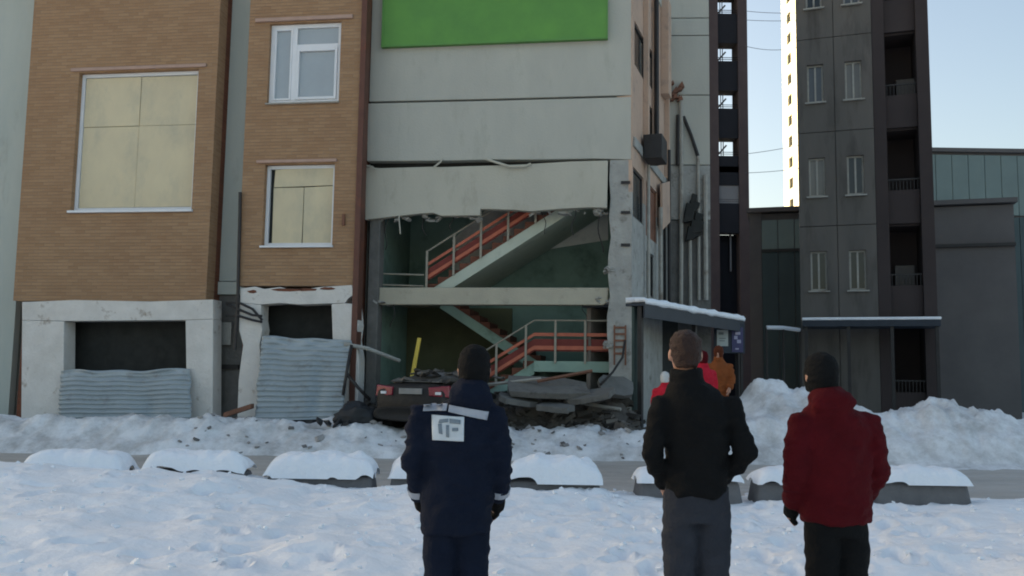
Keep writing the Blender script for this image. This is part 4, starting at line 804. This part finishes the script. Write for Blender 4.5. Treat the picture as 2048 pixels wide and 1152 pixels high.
def person(label, loc, rot, sp, group=None):
    s = sp['h'] / 1.75; P = empty('person', loc, label, 'person', group); P.rotation_euler = (0, 0, rot)
    hx_, hy_ = sp.get('head', (0, 0)); vx = sp.get('voxel', .011); det = sp.get('detail', True)
    sc = lambda p: Vector(p) * s
    J = lambda side: [sc(p if side > 0 else (-p[0], p[1], p[2])) for p in sp['armR' if side > 0 else 'armL']]
    br = sp.get('bulk', 1.0)
    # jacket
    mb = MB()
    T = [(0, 0, sp['hem'], .185 * br, .14), (0, 0, .97, .19 * br, .145), (0, 0, 1.08, .188 * br, .142), (0, 0, 1.22, .203 * br, .148), (0, -.005, 1.34, .208 * br, .142), (hx_ * .2, -.01, 1.42, .185 * br, .12), (hx_ * .5, -.01, 1.465, .135, .10), (hx_ * .7, -.005, 1.50, .092, .088), (hx_ * .85, .0, 1.545, .083, .085)]
    mb.rings([(a * s, b * s, c * s, d * s, e * s) for a, b, c, d, e in T], 28)
    for sd_ in (-1, 1):
        j = J(sd_); el = j[0].lerp(j[1], .5)
        mb.tube([j[0] + Vector((-sd_ * .08, 0, .01)), j[0], el, j[1], j[1].lerp(j[2], .5), j[2]], [k_ * s * sp.get('sleeve', 1.0) for k_ in (.06, .082, .075, .068, .062, .052)], 14)
    if sp.get('hood'):
        mb.ball((hx_ * .7 * s, -.085 * s, 1.50 * s), (.12 * s, .07 * s, .085 * s)); mb.ball((hx_ * .75 * s, -.03 * s, 1.53 * s), (.105 * s, .095 * s, .07 * s))
    if sp.get('collar'): mb.rings([(hx_ * .8 * s, -.0, 1.49 * s, .095 * s, .095 * s), (hx_ * .9 * s, 0, 1.575 * s, .082 * s, .088 * s)], 22)
    jm = fuse(mb, vx, 8, .011, 7, sp.get('seed', 0)); 
    link(jm, 'jacket', sp['jacket'], P)
    bv = BVHTree.FromPolygons([v.co.copy() for v in jm.vertices], [tuple(p.vertices) for p in jm.polygons])
    # trousers
    mb = MB(); mb.rings([(0, 0, z * s, a * s, b * s) for z, a, b in ((.80, .165, .12), (.88, .17, .125), (.98, .16, .12))], 24)
    for sd_ in (-1, 1):
        lx = sp.get('stance', .1) * sd_
        mb.tube([sc((lx * .85, 0, .88)), sc((lx * .95, 0, .72)), sc((lx, .012, .50)), sc((lx, .0, .30)), sc((lx, -.012, .09))], [.098 * s, .094 * s, .078 * s, .075 * s, .074 * s], 16)
    link(fuse(mb, vx, 5, .006, 8, 4 + sp.get('seed', 0)), 'trousers', sp['trousers'], P)
    for sd_ in (-1, 1):
        lx = sp.get('stance', .1) * sd_; mb = MB(); mb.tube([sc((lx, -.012, .16)), sc((lx, -.012, .06))], [.06 * s, .062 * s], 12); mb.tube([sc((lx, -.05, .045)), sc((lx, .05, .045)), sc((lx * 1.1, .17, .035))], [.045 * s, .048 * s, .036 * s], 12)
        link(fuse(mb, .01, 3), 'boot', M_tarp, P)
    # continuous body under the clothes
    mb = MB(); hz = 1.645; c = Vector((hx_, hy_, hz))
    mb.rings([(c.x * k_ * s, c.y * k_ * s, z * s, a * s, b * s) for k_, z, a, b in ((0, .84, .13, .09), (0, 1.1, .13, .09), (0, 1.35, .15, .09), (.3, 1.43, .11, .075), (.6, 1.49, .06, .06), (.85, 1.56, .053, .058), (1, 1.62, .055, .062))], 20)
    for k_, (dz, dy, a, b) in enumerate(()): pass
    mb.rings([((c.x) * s, (c.y + dy) * s, (hz + dz) * s, a * s, b * s) for dz, dy, a, b in ((-.108, .045, .025, .03), (-.09, .03, .048, .06), (-.055, .012, .063, .083), (-.01, .0, .071, .094), (.04, -.004, .075, .099), (.075, -.006, .068, .09), (.098, -.008, .048, .064), (.112, -.008, .018, .025))], 24)
    if det:
        mb.tube([sc(c + Vector((0, .085, .015))), sc(c + Vector((0, .112, -.03))), sc(c + Vector((0, .10, -.04)))], [.010 * s, .015 * s, .013 * s], 8)
        for sd_ in (-1, 1):
            mb.ball(sc(c + Vector((sd_ * .078, -.005, -.005))), (.012 * s, .02 * s, .033 * s)); mb.ball(sc(c + Vector((sd_ * .03, .083, .008))), .014 * s, 8, 6)
        mb.ball(sc(c + Vector((0, .09, -.062))), (.026 * s, .012 * s, .011 * s), 8, 6)
    for sd_ in (-1, 1):
        j = J(sd_); mb.tube([j[0] + Vector((-sd_ * .09, 0, .0)), j[0], j[1], j[2]], [.05 * s, .05 * s, .04 * s, .029 * s], 10)
        if det: hand(mb, j[2], (j[2] - j[1]) + Vector((0, .05, -.02)), sd_, .6)
        else: mb.tube([j[2], j[2] + Vector((0, .05, -.05))], [.03, .025], 8)
        lx = sp.get('stance', .1) * sd_; mb.tube([sc((lx * .8, 0, .88)), sc((lx, .01, .5)), sc((lx, -.01, .05))], [.075 * s, .055 * s, .045 * s], 10)
    link(fuse(mb, .0085 if det else .012, 2), 'body', M_skin, P)
    if det and sp.get('gloves'):
        for sd_ in (-1, 1):
            mb = MB(); j = J(sd_); hand(mb, j[2] + (j[2] - j[1]).normalized() * -.02, (j[2] - j[1]) + Vector((0, .05, -.02)), sd_, .6)
            g = fuse(mb, .006, 2)
            for v in g.vertices: pass
            gn = [v.normal.copy() for v in g.vertices]
            for v, n in zip(g.vertices, gn): v.co = v.co + n * .009
            link(g, 'glove', sp['gloves'], P)
    # hat or hair
    mb = MB(); cov = sp.get('cover', 'hat')
    if cov == 'hat':
        rr_ = [(c.x * s, (c.y - .004) * s, (hz + dz) * s, a * s, b * s) for dz, a, b in ((-.085, .07, .088), (-.06, .079, .10), (-.035, .081, .104), (-.01, .086, .109), (.03, .087, .11), (.075, .081, .103), (.108, .062, .08), (.128, .03, .04), (.134, .008, .01))]
        mb.rings(rr_, 28)
    else:
        mb.rings([(c.x * s, (c.y + dy) * s, (hz + dz) * s, a * s, b * s) for dz, dy, a, b in ((-.07, -.045, .05, .045), (-.04, -.03, .066, .068), (.0, -.022, .0765, .082), (.04, -.014, .081, .093), (.08, -.012, .075, .088), (.108, -.012, .055, .066), (.124, -.012, .02, .028))], 28)
    link(fuse(mb, .008, 3, .004 if cov == 'hat' else .006, 30, 2), 'hat' if cov == 'hat' else 'hair', sp['cover_mat'], P)
    def decal(name, pts, mt, lift=.006, ny=14, nx2=22):
        # a cloth strip lying on the back of the jacket; pts: quad corners in local x,z (TL, TR, BR, BL)
        q = MB(); vv_ = []
        for j in range(ny + 1):
            for i in range(nx2 + 1):
                a_ = Vector(pts[0]).lerp(Vector(pts[1]), i / nx2); b_ = Vector(pts[3]).lerp(Vector(pts[2]), i / nx2); p_ = a_.lerp(b_, j / ny)
                hit = bv.ray_cast(Vector((p_.x, -1, p_.y)), Vector((0, 1, 0)))[0]
                vv_.append(Vector((p_.x, (hit.y if hit else -.12) - lift, p_.y)))
        me = bpy.data.meshes.new(name); me.from_pydata(vv_, [], [(j * (nx2 + 1) + i, j * (nx2 + 1) + i + 1, (j + 1) * (nx2 + 1) + i + 1, (j + 1) * (nx2 + 1) + i) for j in range(ny) for i in range(nx2)])
        me.polygons.foreach_set('use_smooth', [True] * len(me.polygons)); o = link(me, name, mt, P); sm = o.modifiers.new('t', 'SOLIDIFY'); sm.thickness = .003; return o
    return P, decal, J
def cloth(name, c): return mat(name, c, tuple(x * .75 for x in c), 9, rough=.9, bump=.25, bscale=60, spec=.12)
C_navy = cloth('navy_workwear', (.008, .0125, .026)); C_black = cloth('black_cloth', (.008, .0085, .009)); C_grey = cloth('dark_grey_denim', (.036, .040, .050)); C_dred = cloth('dark_red_cloth', (.075, .005, .008))
C_refl = mat('silver_reflective_tape', (.34, .37, .42), (.28, .31, .36), 14, rough=.45, bump=.1, spec=.5); C_emb = mat('white_emblem_cloth', (.55, .60, .63), (.46, .51, .54), 10, bump=.1); C_mark = mat('dark_emblem_print', (.20, .25, .29), None, 6, bump=0)
M_hair = mat('brown_hair', (.045, .022, .015), (.025, .013, .01), 40, rough=.6, bump=.6, bscale=120); M_fair = mat('dark_hair', (.03, .022, .018), None, 40, bump=.6, bscale=120)
YM = 4.8
def px2l(x, y, cx, Y=YM):                             # pixel -> local x, z for a figure standing at Y centred on pixel cx
    p = at(x, y, Y); return p.x - at(cx, 850, Y).x, p.z
p0 = at(918, 850, YM)
armR = [(.185, -.01, 1.40), (.225, -.02, 1.15), (.215, .09, .965)]; armL = [(.19, -.01, 1.41), (.232, -.03, 1.16), (.195, .09, .965)]
P1, dec, J1 = person('man in navy workwear with reflective strips and white back emblem, seen from behind', (p0.x, YM, gh(p0.x, YM)), R(3),
    dict(h=1.79, head=(.075, .02), hem=.80, armR=armR, armL=armL, jacket=C_navy, trousers=C_navy, hood=True, cover='hat', cover_mat=C_black, gloves=C_black, stance=.085, bulk=.98, sleeve=.92, seed=1.0))
L = lambda x, y: px2l(x, y, 918, YM - .12)
dec('reflective_strip', [L(848, 795), L(896, 794), L(893, 808), L(846, 809)], C_refl); dec('reflective_strip', [L(899, 796), L(978, 810), L(974, 827), L(897, 810)], C_refl)
dec('emblem_patch', [L(864, 816), L(929, 820), L(928, 868), L(866, 866)], C_emb)
for q in ([(880, 825), (897, 823), (897, 830), (878, 832)], [(900, 823), (922, 826), (921, 834), (900, 832)], [(877, 834), (884, 833), (886, 854), (879, 852)], [(893, 836), (899, 836), (899, 860), (893, 859)], [(905, 842), (917, 841), (917, 847), (905, 848)]):
    dec('emblem_print', [L(*k_) for k_ in q], C_mark, .011, 4, 6)
for sd_ in (-1, 1):                                   # reflective cuffs
    j = J1(sd_); d = (j[2] - j[1]).normalized(); q = MB(); q.tube([j[2] - d * .075, j[2] - d * .035], [.061, .0595], 20, cap=False)
    me = bpy.data.meshes.new('cuff_strip'); me.from_pydata(q.v, [], q.f); o = link(me, 'cuff_strip', C_refl, P1); sm = o.modifiers.new('t', 'SOLIDIFY'); sm.thickness = .004
p0 = at(1392, 850, YM)
P2, dec, _ = person('man in black jacket and grey trousers, hands in pockets, seen from behind', (p0.x, YM, gh(p0.x, YM)), R(-2),
    dict(h=1.84, head=(-.05, .02), hem=.93, sleeve=.8, armR=[(.172, -.01, 1.38), (.24, -.06, 1.15), (.135, .085, 1.0)], armL=[(.172, -.01, 1.38), (.235, -.06, 1.13), (.15, .08, .975)], jacket=C_black, trousers=C_grey, collar=True, cover='hair', cover_mat=M_hair, stance=.085, bulk=.8, seed=5.0))
p0 = at(1668, 850, YM)
P3, dec, _ = person('person in dark red jacket and black hat at the right, seen from behind', (p0.x, YM, gh(p0.x, YM)), R(6),
    dict(h=1.74, head=(-.06, .02), hem=.87, armR=[(.18, -.01, 1.39), (.23, -.02, 1.14), (.19, .1, .96)], armL=[(.185, -.01, 1.39), (.235, -.03, 1.14), (.2, .09, .95)], jacket=C_dred, trousers=C_black, hood=True, cover='hat', cover_mat=C_black, gloves=C_black, stance=.085, bulk=1.0, seed=9.0))
# two people near the porch, mostly hidden behind the man in black
def far_person(px, ytop, Y, rot, label, jk, hat, h=1.7, **kw):
    p = at(px, ytop, Y); zg = p.z - h * 1.02
    d = dict(h=h, head=(0, .0), hem=.82, armR=[(.185, 0, 1.39), (.24, .02, 1.14), (.2, .12, 1.0)], armL=[(.185, 0, 1.39), (.24, .02, 1.14), (.2, .12, 1.0)], jacket=jk, trousers=C_black, collar=True, cover='hat', cover_mat=hat, detail=True, voxel=.018, seed=px); d.update(kw)
    return person(label, (p.x, Y, max(gh(p.x, Y), zg)), rot, d)
C_orange = cloth('orange_vest', (.24, .075, .025)); C_brt = cloth('bright_red_cloth', (.50, .02, .04)); C_wht = cloth('off_white_knit', (.6, .6, .58))
far_person(1437, 690, 15.6, R(160), 'worker in orange vest behind the shoulder of the man in black', C_orange, cloth('brown_knit', (.10, .03, .015)))
far_person(1405, 700, 14.6, R(20), 'person in red jacket directly behind the head of the man in black', C_brt, C_dred)
far_person(1330, 742, 14.2, R(-30), 'child in red jacket and white hat beside the man in black', C_brt, C_wht, h=1.45)
